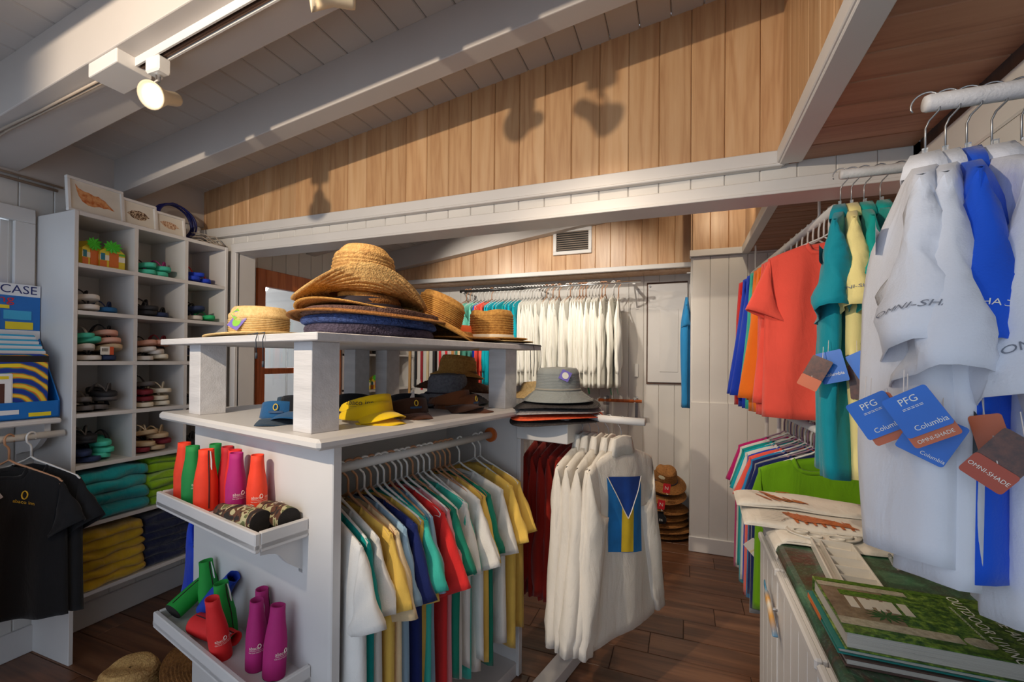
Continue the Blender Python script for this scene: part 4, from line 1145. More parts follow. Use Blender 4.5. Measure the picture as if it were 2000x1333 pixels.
# big stack: two rolled crochet totes, floppy brims, cowboy hat
def rolled(loc, rx, h_, mt, label, seed, ry=None, squash=0):
    nn = nz(seed); ry = ry or rx*.72
    prof = [(.0, .0), (.80, .0), (.95, .10), (1.0, .30), (1.0, .62), (.97, .88), (.90, 1.0), (.55, .98), (.0, .97)]
    pr2 = []
    for i in range(len(prof)-1):
        for k in range(4): q = k/4; pr2.append((prof[i][0]*(1-q)+prof[i+1][0]*q, prof[i][1]*(1-q)+prof[i+1][1]*q))
    pr2.append(prof[-1])
    mb = MB(); n = 64; vs = []
    for i, (r, z) in enumerate(pr2):
        for j in range(n):
            a = 2*PI*j/n
            k = 1+.03*nn(math.cos(a)*1.2, math.sin(a)+z)+(.010 if i % 2 else -.010)
            vs.append((rx*r*k*math.cos(a), ry*r*k*math.sin(a), z*h_*(1-squash*math.cos(a))+.006*nn(math.cos(a), math.sin(a)+2)*z))
    mb.add(vs, [(i*n+j, i*n+(j+1) % n, (i+1)*n+(j+1) % n, (i+1)*n+j) for i in range(len(pr2)-1) for j in range(n)])
    o = mb.build('crochet_hat', mt, smooth=True, loc=loc); o.rotation_euler = (0, .02, ZR+.05)
    return tag(o, label, 'hat', 'stack of hats in the middle of the upper shelf')
base = (.30, .20)
rolled(UL(*base, UP), .245, .036, CRO_PUR, 'dark purple crochet hat, lowest of the tall stack on the upper shelf', 1, .20)
rolled(UL(base[0], base[1], UP+.034), .250, .030, CRO_BLU, 'blue crochet hat, second from the bottom of the tall stack', 2, .205)
rolled(UL(base[0]+.005, base[1], UP+.062), .252, .030, CRO_RUST, 'purple and rust crochet hat, third in the tall stack', 3, .21)
wv_ = lambda a, q: q*q*(.020*math.cos(2*a)+.008*math.sin(3*a))
hat('straw_hat', ST_BRN, UL(base[0], base[1]+.01, UP+.090), (.0, .0, ZR+.1), 'wide brown straw hat with dark frayed rim, fourth in the tall stack', hat_shape(.105, .07, .255, .8, coil=.0016, brim=lambda a, q: -.022*q*q+.010*q*math.cos(2*a)), (.107, .004, .03, BLKBAND, 1.12))
hat('straw_hat', ST_GOLD, UL(base[0]-.005, base[1]+.025, UP+.108), (.0, .02, ZR+.15), 'tan straw hat with black braided band, fifth in the tall stack', hat_shape(.103, .075, .225, .8, coil=.0016, brim=lambda a, q: -.012*q+.018*q*q*math.cos(2*a)), (.105, .006, .034, BLKBAND, 1.12))
h2 = hat('cowboy_hat', ST_NAT, UL(base[0]-.02, base[1]+.035, UP+.155), (-.06, .05, ZR-.55), 'natural woven cowboy hat with rolled brim topping the tall stack',
    hat_shape(.104, .178, .205, .70, pinch=.28, dent=.030, coil=.0022, crown_round=.04, brim=lambda a, q: q*q*(.070*abs(math.sin(a))**3-.035*abs(math.cos(a))**2)), (.100, .006, .026, noisy('band_orange', S(214, 96, 60), .7), 1.12))
tagdiamond(h2, Vector((-.10, .075, .03)), Matrix.Rotation(2.5, 4, 'Z') @ Matrix.Rotation(1.2, 4, 'Y'), GRN, VIO, .02)
# leaning ribbed hats to the right of the stack
hat('straw_hat', straw('straw_amber', S(170, 118, 56), S(110, 70, 28), 240, .4), UL(.72, .20, UP+.004), (0, 0, ZR), 'amber straw hat lying flat beside the tall stack', hat_shape(.10, .05, .21, .85, coil=.0016, brim=lambda a, q: .018*q*(1-q*.2)), None)
hat('sun_visor_hat', cloth('hat_orange', S(238, 110, 62)), UL(.86, .30, UP+.02), (0, 0, ZR), 'bright orange cloth hat under the leaning ribbed straw hat', hat_shape(.11, .075, .125, .8), None)
hat('straw_hat', ST_GOLD, UL(.62, .20, UP+.085), (.12, .38, ZR-.3), 'ribbed golden straw hat leaning against the tall stack', hat_shape(.098, .115, .195, .78, coil=.0022, brim=lambda a, q: -.03*q*q), (.094, .004, .03, noisy('band_brown', S(90, 40, 30), .7), 1.12))
# fedora pile at the right end
hat('straw_hat', GREYS, UL(1.00, .14, UP+.004), (0, .02, ZR), 'flat dark grey straw hat at the bottom of the right-hand pile', hat_shape(.105, .03, .20, .85, coil=.0008, brim=lambda a, q: -.004*q), None)
hat('straw_hat', ST_PALE, UL(.99, .15, UP+.012), (0, -.01, ZR), 'cream brimmed hat in the middle of the right-hand pile', hat_shape(.105, .03, .175, .85, coil=.0006, brim=lambda a, q: .004*q), None)
hat('straw_hat', ST_GOLD, UL(.97, .16, UP+.02), (0, -.015, ZR+.3), 'golden fedora with cream band on top of the right-hand pile', hat_shape(.103, .150, .17, .86, coil=.0012, dent=.012, brim=lambda a, q: .010*q*q), (.104, .002, .030, cloth('band_cream', S(214, 204, 186)), 1.12))
c2 = MB()
for s_, t_, L in ((1.02, -.045, .15), (1.09, -.02, .20), (1.095, .02, .17), (1.108, -.03, .13)):
    p = Vector(UL(s_, t_, UP+.004)); c2.tube([p, p+Vector((.004, -.004, -.02)), p+Vector((.006, -.004, -.5*L)), p+Vector((.002, -.002, -L))], .0016, 5)
tag(c2.build('chin_cord', CORD, smooth=True), 'dark chin cords dangling from the right-hand hat pile', 'cord')
# ---- lower shelf: visors, caps, brimmed hats
LO = 1.238
def visor(loc, rz, mt, bmt, label, txt=None, tcol=None, closed=False, sc_=1.0, emblem=None, tilt=(0, 0), group='visors and caps on the lower shelf', tang=0):
    t = empty('sun_visor' if not closed else 'ball_cap', label, 'visor' if not closed else 'cap', loc, group=group, rot=(tilt[0], tilt[1], rz)); t.scale = (sc_,)*3
    # front faces +X
    hgt = .062; R0 = .085
    def band(u, v):
        a = (u-.5)*2*PI*.98
        h = hgt*(.55+.45*math.cos(a)) if not closed else hgt
        k = 1-.10*v
        return (R0*1.14*k*math.cos(a), R0*k*math.sin(a), .010+h*v+.010*math.cos(a)*0)
    o = MB().grid(41, 6, band).build('headband', mt, t, smooth=True, solid=.003)
    def brim(u, v):
        a = (u-.5)*2*1.15
        r0x, r0y = R0*1.14, R0
        L = .075*math.cos(a*.95)**.7 if abs(a) < 1.6 else 0
        x = r0x*math.cos(a)+L*v; y = r0y*math.sin(a)*(1+.06*v)
        return (x, y, .014-.012*v-.42*(y*y)/.1*(.5+.5*v)*.9)
    MB().grid(25, 8, brim).build('brim', bmt, t, smooth=True, solid=.003)
    if closed:
        def dome(u, v):
            a = u*2*PI; b = v*PI/2
            return (R0*1.14*.9*math.cos(b)*math.cos(a), R0*.9*math.cos(b)*math.sin(a), .010+hgt+.055*math.sin(b))
        MB().grid(33, 8, dome).build('crown', mt, t, smooth=True, solid=.002)
        MB().lathe([(.0005, .128), (.006, .1275), (.008, .124)], 12).build('button', mt, t)
    def onband(q, zc_=.045):
        a = q.x/R0+tang; zz = zc_+q.y
        k = 1-.10*((zz-.01)/hgt)
        return Vector(((R0*1.14*k+.0065)*math.cos(a), (R0*k+.0065)*math.sin(a), zz))
    if txt:
        text('print', txt, .023, tcol, t, None, fn=lambda q: onband(q, .044))
        text('print', '______', .020, tcol, t, None, fn=lambda q: onband(q, .040), sx=1.0)
    if emblem:
        pts = [onband(Vector((.007*math.cos(k*PI/6), .010*math.sin(k*PI/6), 0)), .052) for k in range(12)]
        MB().tube(pts, .0018, 5, closed=True).build('emblem', emblem, t)
        e2 = MB().grid(9, 2, lambda u, v: tuple(onband(Vector(((u-.5)*.045, (v-.5)*.007, 0)), .036))); e2.build('emblem_bar', noisy('emblem_blue', S(30, 64, 100), .6), t)
    # strap and buckle at the back
    B(-R0*1.14-.004, -R0*1.14+.002, -.02, .02, .012, .03, ch=.002).build('strap', mt, t)
    return t
V_BLUE = cloth('twill_blue', S(34, 84, 128)); V_DBLUE = cloth('twill_darkblue', S(40, 60, 78)); V_YEL = cloth('twill_yellow', S(236, 196, 20)); V_BRN = cloth('twill_brown', S(98, 56, 30)); V_DBRN = cloth('twill_darkbrown', S(64, 40, 28)); V_BLK = cloth('twill_black', S(24, 24, 28))
GOLD = noisy('thread_gold', S(220, 180, 50), .6, bstr=0); INK = noisy('thread_dark', S(40, 34, 16), .6, bstr=0)
vz = ZR+PI-.1
visor(UL(.10, .40, LO), vz+.75, V_BLUE, V_DBLUE, 'blue visor with faded brim beside the near post', emblem=GOLD)
visor(UL(.14, .36, LO+.022), vz+.7, V_BLK, V_BLUE, 'dark visor nested on the blue visor', sc_=.95)
visor(UL(.22, .52, LO), vz+.5, V_DBLUE, V_DBLUE, 'dark blue visor behind the blue one')
visor(UL(.24, .16, LO), vz+.95+.75, V_YEL, V_YEL, 'lower yellow visor at the front of the lower shelf', group='yellow visors')
visor(UL(.25, .17, LO+.024), vz+.95+.70, V_YEL, V_YEL, 'upper yellow visor with dark lettering across its band', 'abaco inn', INK, group='yellow visors', tang=-.95)
visor(UL(.44, .18, LO), vz+1.35, V_DBRN, V_BRN, 'dark brown visor with a gold emblem next to the yellow visors', emblem=GOLD)
visor(UL(.46, .50, LO), vz+.8, V_BLK, V_BLK, 'black visor behind the yellow visors')
visor(UL(.60, .34, LO), vz+.9, V_BLK, V_BLK, 'black visor with a white tag behind the brown visors')
visor(UL(.68, .13, LO), vz+1.85, V_BRN, V_BRN, 'brown visor with frayed brim and gold emblem nearest the far post', emblem=GOLD)
visor(UL(.66, .15, LO+.02), vz+1.7, V_BRN, V_DBRN, 'brown visor nested on the frayed brown visor', sc_=.97)
tg_ = MB().prism([(-.02, -.014), (.02, -.014), (.02, .014), (-.02, .014)], 0, .001, 'Z').xf(Matrix.Translation(UL(.55, .26, LO+.06)) @ Matrix.Rotation(ZR, 4, 'Z') @ Matrix.Rotation(-1.1, 4, 'Y') @ Matrix.Rotation(.5, 4, 'Z'))
tag(tg_.build('price_tag', noisy('tag_white', S(220, 208, 200))), 'small white price tag tied to the black visor', 'tag')
hat('sun_hat', straw('straw_black', S(40, 40, 44), S(20, 20, 24)), UL(.86, .36, LO+.004), (0, 0, ZR), 'black wide-brimmed hat at the bottom of the pile on the lower shelf', hat_shape(.10, .06, .185, .85, coil=.0006), None)
hat('sun_hat', GREYS, UL(.86, .34, LO+.05), (.0, .0, ZR), 'grey woven sun hat with drooping brim under the upper shelf', hat_shape(.092, .098, .19, .8, coil=.0008, brim=lambda a, q: -.042*q*q), (.093, .004, .012, BLKBAND, 1.12))
hat('sun_hat', straw('straw_darkbrown', S(96, 60, 34), S(54, 32, 18)), UL(1.0, .40, LO+.10), (.0, .12, ZR), 'dark brown wide-brimmed hat behind the grey sun hat', hat_shape(.10, .08, .20, .8, coil=.0008, brim=lambda a, q: -.045*q*q), None)
hat('sun_hat', ST_GOLD, UL(1.0, .40, LO+.145), (.0, .12, ZR), 'golden open-weave hat on top of the dark brown hat', hat_shape(.092, .09, .13, .8, coil=.0016, brim=lambda a, q: -.02*q), None)
# straw hats on the floor by the camera
hat('straw_hat', ST_NAT, (-2.16, 1.20, .03), (0, 0, .4), 'natural straw hat lying on the floor beside the cubbies', hat_shape(.118, .138, .19, .66, coil=.0018, pinch=.25, dent=.02, brim=lambda a, q: .02*q*q*math.cos(2*a)), (.119, .004, .03, ST_BRN, 1.12))
hat('straw_hat', ST_BRN, (-1.90, 1.42, .07), (.2, .45, .8), 'brown straw hat tipped against the floor hat', hat_shape(.11, .10, .21, .8, coil=.0018, brim=lambda a, q: -.02*q*q), None)
# ------------------------------------------------------------------ neoprene bottle covers on the ledges
def neo(n, c): return noisy('neoprene_'+n, S(*c), .7, 40, .05, .25, 300, .001)
NEO = {'orange': neo('orange', (240, 62, 28)), 'red': neo('red', (226, 34, 34)), 'darkred': neo('darkred', (190, 26, 36)), 'green': neo('green', (14, 132, 58)), 'brightgreen': neo('brightgreen', (20, 150, 50)),
       'magenta': neo('magenta', (176, 24, 110)), 'blue': neo('blue', (16, 60, 170))}
def camo(name):
    mt, nt, bs = newmat(name); v = coords(nt, (1, 1, 1), True)
    n = N(nt, 'ShaderNodeTexNoise'); n.inputs['Scale'].default_value = 26; n.inputs['Detail'].default_value = 1.0; n.inputs['Distortion'].default_value = 1.2; nt.links.new(v, n.inputs[0])
    r = N(nt, 'ShaderNodeValToRGB'); r.color_ramp.interpolation = 'CONSTANT'; e = r.color_ramp.elements
    for _ in range(2): e.new(.5)
    for k, (p, c) in enumerate(((0, S(38, 30, 24)), (.40, S(92, 54, 34)), (.52, S(182, 172, 130)), (.62, S(96, 100, 60)))): e[k].position = p; e[k].color = c
    nt.links.new(n.outputs[0], r.inputs[0]); nt.links.new(r.outputs[0], bs.inputs['Base Color']); bs.inputs['Roughness'].default_value = .75; return mt
NEO['camo'] = camo('neoprene_camouflage')
BASE_M = noisy('neoprene_base', S(36, 30, 26), .85, 60, .2, .4, 300); ZIP = noisy('zip_dark', S(40, 14, 16), .6, bstr=0); CORDW = noisy('cord_white', S(222, 220, 214), .7, bstr=0); LETW = noisy('print_pale', S(236, 222, 206), .7, bstr=0)
KPROF = [(.0338, 0), (.0345, .01), (.0345, .05), (.0340, .095), (.030, .125), (.0248, .155), (.0225, .18), (.0222, .20), (.0195, .20), (.0195, .17)]
def krad(z):
    for (r0, z0), (r1, z1) in zip(KPROF, KPROF[1:]):
        if z0 <= z <= z1: return r0+(r1-r0)*(z-z0)/max(z1-z0, 1e-6)
    return .034
def koozie(loc, rot, col, label, flat=.82, prnt=True, face=0.0, seed=0, pull=True):
    nm_ = {'camo': 'camouflage'}.get(col, col)
    t = empty('bottle_cover', label, 'bottle cover', loc, group='neoprene bottle covers on the ledges', rot=rot)
    nn = nz(seed)
    fx = lambda r, a, z: (r*math.cos(a)*(1+.04*nn(a, z*9)), r*flat*math.sin(a)*(1+.05*nn(a+1, z*9)), z)
    MB().lathe(KPROF, 28, fx).build('cover', NEO[col], t, smooth=True)
    MB().lathe([(.0005, .0012), (.0330, .0012), (.0338, .0), (.033, -.0014), (.0005, -.0016)], 28, lambda r, a, z: (r*math.cos(a), r*flat*math.sin(a), z)).build('base_disc', BASE_M, t)
    za = face+1.75
    MB().tube([(krad(z)*1.03*math.cos(za), krad(z)*flat*1.03*math.sin(za), z) for z in (.01, .04, .07, .10, .125, .15, .18, .198)], .0016, 5).build('zipper', ZIP, t)
    # white pull loop near the mouth
    if pull:
        zb = za+.25
        cx, cy_ = krad(.18)*1.05*math.cos(zb), krad(.18)*flat*1.05*math.sin(zb)
        MB().tube([(cx, cy_, .195), (cx*1.15, cy_*1.15, .17), (cx*1.2, cy_*1.2, .145), (cx*1.35, cy_*1.35, .135), (cx*1.28, cy_*1.28, .165), (cx, cy_, .195)], .0016, 5).build('zip_pull', CORDW, t)
    if prnt:
        def wrap(zc_):
            def f(q):
                z = zc_+q.y; r = krad(z); a = face+q.x/r
                return Vector(((r*1.05+.0012)*math.cos(a), (r*flat*1.05+.0012)*math.sin(a), z))
            return f
        text('print', 'abaco   inn', .0135, LETW, t, None, fn=wrap(.074)); text('print', 'TAN YOUR TOES IN THE ABACOS', .0048, LETW, t, None, fn=wrap(.061), sx=.85)
        w_ = wrap(.078)
        MB().tube([w_(Vector((.0015+.0048*math.cos(k*PI/5), .0062*math.sin(k*PI/5), 0))) for k in range(10)], .0011, 4, closed=True).build('print_emblem', LETW, t)
        bar = MB().grid(13, 2, lambda u, v: tuple(wrap(.0665)(Vector(((u-.5)*.058, (v-.5)*.0008, 0))))); bar.build('print_line', LETW, t)
    return t
fz = ZR+PI   # towards the camera side of the ledge (-E1)
Z1, Z2 = .9475, .5215
# toward-camera direction seen from the ledge
def face_dir(p): return math.atan2(-p[1], -p[0])
def kz(s, t, z, col, label, yaw=0, tilt=(0, 0), **kw):
    p = UL(s, t, z); koozie(p, (tilt[0], tilt[1], face_dir(p)+yaw), col, label, **kw)
kz(-.090, .735, Z1, 'orange', 'orange bottle cover at the left end of the upper ledge', yaw=.7, seed=1)
kz(-.100, .640, Z1, 'green', 'green bottle cover in front, second from the left on the upper ledge', yaw=.7, seed=2)
kz(-.038, .620, Z1, 'green', 'green bottle cover standing behind on the upper ledge', yaw=.2, seed=3, prnt=False)
kz(-.098, .540, Z1, 'orange', 'orange-red bottle cover turned to show its seam on the upper ledge', yaw=-1.5, seed=4, prnt=False)
kz(-.036, .535, Z1, 'darkred', 'deep red bottle cover behind the orange-red one', yaw=0, seed=5, prnt=False)
kz(-.048, .455, Z1, 'red', 'red bottle cover with print half hidden by the magenta one', yaw=.6, seed=6)
kz(-.068, .402, Z1, 'magenta', 'magenta bottle cover on the upper ledge', yaw=.5, seed=7)
kz(-.045, .318, Z1, 'orange', 'orange bottle cover standing behind the camouflage ones', yaw=.3, seed=8)
# camouflage covers lying with their bases to the viewer
def lying(s, t, z, direction, col, label, flat=.95, roll=0, seed=0, lift=.034, pitch=0, prnt=False):
    p = Vector(UL(s, t, z+lift)); d = Vector(direction).normalized()
    q = d.to_track_quat('Z', 'Y').to_euler()
    return koozie(tuple(p), tuple(q), col, label, flat, prnt, roll, seed)
camd = lambda s, t: (Vector((0, 0, 1.45))-Vector(UL(s, t, 1)))
d_ = -E2*.75*-1+E1*.25
lying(-.100, .185, Z1, (E2*1.0-E1*.10), 'camo', 'camouflage bottle cover lying on its side at the front of the upper ledge', seed=11, roll=2.2, prnt=True)
lying(-.042, .140, Z1, (E2*.95+E1*.02), 'camo', 'camouflage bottle cover lying at the right end of the upper ledge', seed=12, roll=2.2, prnt=True)
# lower ledge
lying(-.118, .735, Z2, (E1*.85+E2*.18+Vector((0, 0, .42))), 'brightgreen', 'green bottle cover lying with its black base showing on the lower ledge', seed=13, lift=.036)
kz(-.022, .672, Z2, 'brightgreen', 'tall green bottle cover leaning on the panel above the lower ledge', yaw=-1.2, tilt=(.06, .08), seed=14, prnt=False)
lying(-.050, .640, Z2, (-E2*.60+E1*.10+Vector((0, 0, .62))), 'blue', 'blue bottle cover tipped over on the lower ledge', seed=15, lift=.045, prnt=True, roll=-1.2)
lying(-.100, .595, Z2, (-E2*.95+E1*.16), 'red', 'red bottle cover lying flat on the lower ledge', seed=16, lift=.033)
kz(-.058, .470, Z2, 'brightgreen', 'green bottle cover leaning behind the big red one', yaw=-1.0, tilt=(.0, .12), seed=17, prnt=False)
kz(-.105, .400, Z2, 'red', 'red bottle cover leaning at the front of the lower ledge', yaw=.5, tilt=(.18, .05), seed=18)
kz(-.028, .315, Z2, 'magenta', 'magenta bottle cover standing at the back of the lower ledge', yaw=0, seed=19, prnt=False)
kz(-.070, .262, Z2, 'magenta', 'magenta bottle cover with full print on the lower ledge', yaw=.2, seed=20)
kz(-.060, .180, Z2, 'magenta', 'magenta bottle cover at the right end of the lower ledge', yaw=.75, tilt=(-.06, 0), seed=21)
# ------------------------------------------------------------------ right side: counter, books, shirts on arms
def marble(name):
    mt, nt, bs = newmat(name); v = coords(nt, (1, 1, 1), False)
    n = N(nt, 'ShaderNodeTexNoise'); n.inputs['Scale'].default_value = 5; n.inputs['Detail'].default_value = 8; n.inputs['Roughness'].default_value = .7; n.inputs['Distortion'].default_value = 1.4; nt.links.new(v, n.inputs[0])
    base = ramp(nt, n.outputs[0], [(.36, S(84, 52, 44)), (.46, S(48, 60, 44)), (.56, S(40, 86, 60)), (.70, S(92, 140, 104))])
    n2 = N(nt, 'ShaderNodeTexNoise'); n2.inputs['Scale'].default_value = 22; n2.inputs['Detail'].default_value = 6; n2.inputs['Distortion'].default_value = 3; nt.links.new(v, n2.inputs[0])
    vein = ramp(nt, n2.outputs[0], [(.47, (0, 0, 0, 1)), (.50, (1, 1, 1, 1)), (.53, (0, 0, 0, 1))])
    mx = N(nt, 'ShaderNodeMixRGB'); ml = N(nt, 'ShaderNodeMath', operation='MULTIPLY'); nt.links.new(vein, ml.inputs[0]); ml.inputs[1].default_value = .35
    nt.links.new(ml.outputs[0], mx.inputs[0]); nt.links.new(base, mx.inputs[1]); mx.inputs[2].default_value = S(120, 150, 124)
    nt.links.new(mx.outputs[0], bs.inputs['Base Color']); bs.inputs['Roughness'].default_value = .28; return mt
MARB = marble('green_marble_laminate')
prof = [(XR, .862), (.285, .862), (.272, .866), (.265, .876), (.265, .886), (.270, .896), (.282, .900), (XR, .900)]
ct = MB().prism(prof, .25, 1.975, 'Y'); o = ct.build('marbled_counter', MARB)
tag(o, 'green and brown marbled counter top with rounded edge', 'worktop')
cab = empty('counter_cabinet', 'white boarded cabinet under the green counter', 'cabinet', (0, 0, 0))
B(.300, XR-.005, .25, 1.96, .0, .861).build('carcass', WHITE, cab)
for i, (y0, y1) in enumerate(((1.625, 1.955), (1.165, 1.605), (.70, 1.145), (.26, .68))):
    d = B(.286, .2995, y0, y1, .08, .80, ch=.003).build('cabinet_door', WHITE, cab)
    n_ = int((y1-y0)/.075)
    for k in range(n_):
        a = y0+(y1-y0)*k/n_
        B(.279, .287, a+.001, a+(y1-y0)/n_-.001, .082, .775, ch=.003).build('door_board', WHITE, d)
    B(.272, .290, y0-.004, y1+.004, .775, .802, ch=.005).build('door_cap', WHITE, d)
# painted fish pulls
def fish(y, z, label_, flip):
    rowsv = []
    nseg = 14
    t = MB(); vs = []
    for i in range(nseg+1):
        q = i/nseg
        r = .016*math.sin(PI*min(1, q*1.12))**.7 if q < .82 else .006+.030*(q-.82)
        r = max(r, .0015)
        for k in range(10):
            a = 2*PI*k/10
            vs.append((.008*math.cos(a)*(1 if q < .85 else .35), (q-.5)*.19*flip+.35*r*math.sin(a), (q-.5)*.07+r*math.sin(a)*1.15))
    t.add(vs, [(i*10+k, i*10+(k+1) % 10, (i+1)*10+(k+1) % 10, (i+1)*10+k) for i in range(nseg) for k in range(10)]+[tuple(range(9, -1, -1)), tuple(nseg*10+k for k in range(10))])
    mt, nt, bs = newmat('painted_fish'); v = coords(nt, (60, 60, 60), False); n = N(nt, 'ShaderNodeTexVoronoi'); nt.links.new(v, n.inputs[0]); n.inputs['Scale'].default_value = 1.2
    tc = N(nt, 'ShaderNodeTexCoord'); sx = N(nt, 'ShaderNodeSeparateXYZ'); nt.links.new(tc.outputs['Object'], sx.inputs[0])
    rp = ramp(nt, sx.outputs['Y'], [(.0, S(60, 130, 170)), (.30, S(206, 150, 70)), (.5, S(214, 206, 190)), (.62, S(206, 150, 70)), (.85, S(70, 140, 176))]); ma = N(nt, 'ShaderNodeMapRange'); nt.links.new(sx.outputs['Y'], ma.inputs[0]); ma.inputs[1].default_value = -.1; ma.inputs[2].default_value = .1; nt.links.new(ma.outputs[0], rp.node.inputs[0])
    nt.links.new(rp, bs.inputs['Base Color']); bs.inputs['Roughness'].default_value = .3
    f = t.build('fish_pull', mt, cab, smooth=True, loc=(.260, y, z)); f['label'] = label_
    MB().tube([(.268, y, z), (.28, y, z)], .006, 8).build('pull_stem', CHROME, cab)
    return f
fish(1.63, .670, 'painted orange and blue fish-shaped pull', 1)
# books
def photocover(name, cols, sc_=24):
    mt, nt, bs = newmat(name); v = coords(nt, (1, 1, 1), False)
    n = N(nt, 'ShaderNodeTexNoise'); n.inputs['Scale'].default_value = sc_; n.inputs['Detail'].default_value = 8; n.inputs['Roughness'].default_value = .75; nt.links.new(v, n.inputs[0])
    nt.links.new(ramp(nt, n.outputs[0], cols), bs.inputs['Base Color']); bs.inputs['Roughness'].default_value = .3; return mt
GARDEN = photocover('cover_garden', [(.30, S(22, 34, 14)), (.45, S(58, 84, 28)), (.58, S(112, 140, 48)), (.72, S(170, 184, 96))], 60)
STONE = photocover('cover_stone', [(.3, S(140, 128, 108)), (.7, S(196, 186, 164))], 90); DECK = photocover('cover_deck', [(.3, S(96, 72, 54)), (.7, S(150, 128, 104))], 50)
HEDGE = photocover('cover_hedge', [(.3, S(30, 50, 16)), (.6, S(96, 130, 34)), (.75, S(150, 180, 60))], 120); PAGES = noisy('book_pages', S(190, 182, 170), .8, 4, .1, .6, 3, .004, stretch=(1, 1, 260)); DARKC = noisy('cover_dark', S(60, 48, 44), .4)
def book(name, x0, x1, y0, y1, z, th, cover, label, rz=0):
    cx, cy_ = (x0+x1)/2, (y0+y1)/2
    t = empty(name, label, 'book', (cx, cy_, z), rz, 'books on the counter'); a, b = (x1-x0)/2, (y1-y0)/2
    B(-a, a, -b, b, th-.003, th, ch=.0006).build('front_cover', cover, t); B(-a, a, -b, b, 0, .003, ch=.0006).build('back_cover', cover, t)
    B(-a, a, b-.004, b, .003, th-.003).build('spine', cover, t); B(-a+.004, a-.004, -b+.004, b-.005, .0031, th-.0031).build('page_block', PAGES, t)
    return t
book('picture_book', .275, .60, .985, 1.205, .9005, .016, noisy('cover_brown', S(84, 62, 54), .4), 'dark thin book at the bottom of the stack on the counter', .02)
bk0 = book('picture_book', .268, .585, .99, 1.21, .917, .012, noisy('cover_teal', S(30, 120, 112), .4), 'slim teal and orange book in the middle of the stack')
B(-.1595, -.1575, .0, .10, .001, .011).build('spine_print', noisy('print_orange', S(214, 110, 46)), bk0)
bk = book('picture_book', .278, .605, .985, 1.21, .9295, .034, GARDEN, 'thick garden picture book with white title on top of the stack')
zt_ = .0342
def patch(x0, x1, y0, y1, mt, nm='cover_photo', dz=0): B(x0, x1, y0, y1, zt_, zt_+.0003+dz).build(nm, mt, bk)
A_, B_ = .1635, .1125
patch(-A_+.004, -.05, -.075, .070, DECK); patch(-A_+.002, -.005, .072, .092, STONE, dz=.0001); patch(-A_+.002, .02, -.085, -.058, STONE, dz=.0001)
patch(-.13, -.03, .038, .062, HEDGE, dz=.0002); patch(-A_+.002, .10, .095, .110, HEDGE, dz=.0001); patch(-.10, -.045, .0, .030, noisy('cover_white', S(206, 198, 184), .4), dz=.0003)
for k in range(5): patch(-.125+.022*k, -.110+.022*k, -.012, .034, noisy('cover_white', S(206, 198, 184), .4), dz=.0004)
MB().lathe([(.0003, zt_+.0006), (.022, zt_+.0006), (.022, zt_)], 20, lambda r, a, z: (.045+r*math.cos(a), -.072+r*.7*math.sin(a), z)).build('cover_photo', STONE, bk)
pl = MB()
for k in range(12):
    a = 2*PI*k/12; t_ = Vector((-.075+.035*math.cos(a), -.030+.026*math.sin(a), zt_+.0007)); o_ = Vector((-.075, -.030, zt_+.0009)); s_ = Vector((-math.sin(a), math.cos(a), 0))*.003
    pl.add([o_, o_.lerp(t_, .5)+s_, t_, o_.lerp(t_, .5)-s_], [(0, 1, 2, 3)])
pl.build('cover_palm', noisy('cover_leaf', S(44, 84, 34), .5), bk)
tm = lambda x, y: fr((x, y, zt_+.0009), (0, -1, 0), (1, 0, 0))
LETT = noisy('print_title', S(232, 230, 220), .5, bstr=0)
text('print', 'THE ART OF', .027, LETT, bk, tm(.118, -.022)); text('print', 'OUTDOOR LIVING', .027, LETT, bk, tm(.078, -.008)); text('print', 'GARDENS FOR ENTERTAINING AND EVERY DAY', .0058, LETT, bk, tm(.058, -.005))
# rectangular four-well tray and round palette
ty = empty('mixing_tray', 'white rectangular plastic tray with four wells on the counter', 'tray', (.40, 1.43, .9005), -.07)
TR = noisy('tray_plastic', S(206, 200, 190), .35, bstr=0)
B(-.05, .05, -.15, .15, 0, .004).build('tray_base', TR, ty)
for x0, x1, y0, y1 in ((-.052, -.047, -.152, .152), (.047, .052, -.152, .152), (-.052, .052, -.152, -.147), (-.052, .052, .147, .152)): B(x0, x1, y0, y1, 0, .026, ch=.001).build('tray_wall', TR, ty)
B(-.030, -.026, -.15, .15, .004, .024).build('tray_wall', TR, ty)
for k in range(1, 5):
    yy = -.15+.06*k; MB().prism([(yy-.002, .004), (yy+.045, .004), (yy, .024), (yy-.002, .024)], -.026, .047, 'X').build('well_divider', TR, ty)
pt_ = empty('paint_palette', 'round white plastic palette with shallow wells on the counter', 'palette', (.405, 1.645, .9005))
nn_ = nz(5)
def palf(r, a, z): return (r*math.cos(a)*1.15, r*math.sin(a)*.78, z+.010*(r/.085)**2)
MB().lathe([(.0005, .006), (.03, .006), (.07, .010), (.085, .016), (.086, .013), (.07, .004), (.03, 0), (.0005, 0)], 40, palf).build('dish', TR, pt_, smooth=True)
for k in range(6):
    a = 2*PI*k/6; MB().lathe([(.020, .022), (.0215, .020), (.018, .012), (.010, .0105), (.0005, .010)], 18, lambda r, b, z: (.050*math.cos(a)*1.15+r*math.cos(b), .050*math.sin(a)*.78+r*.8*math.sin(b), z+.003)).build('well', TR, pt_, smooth=True)
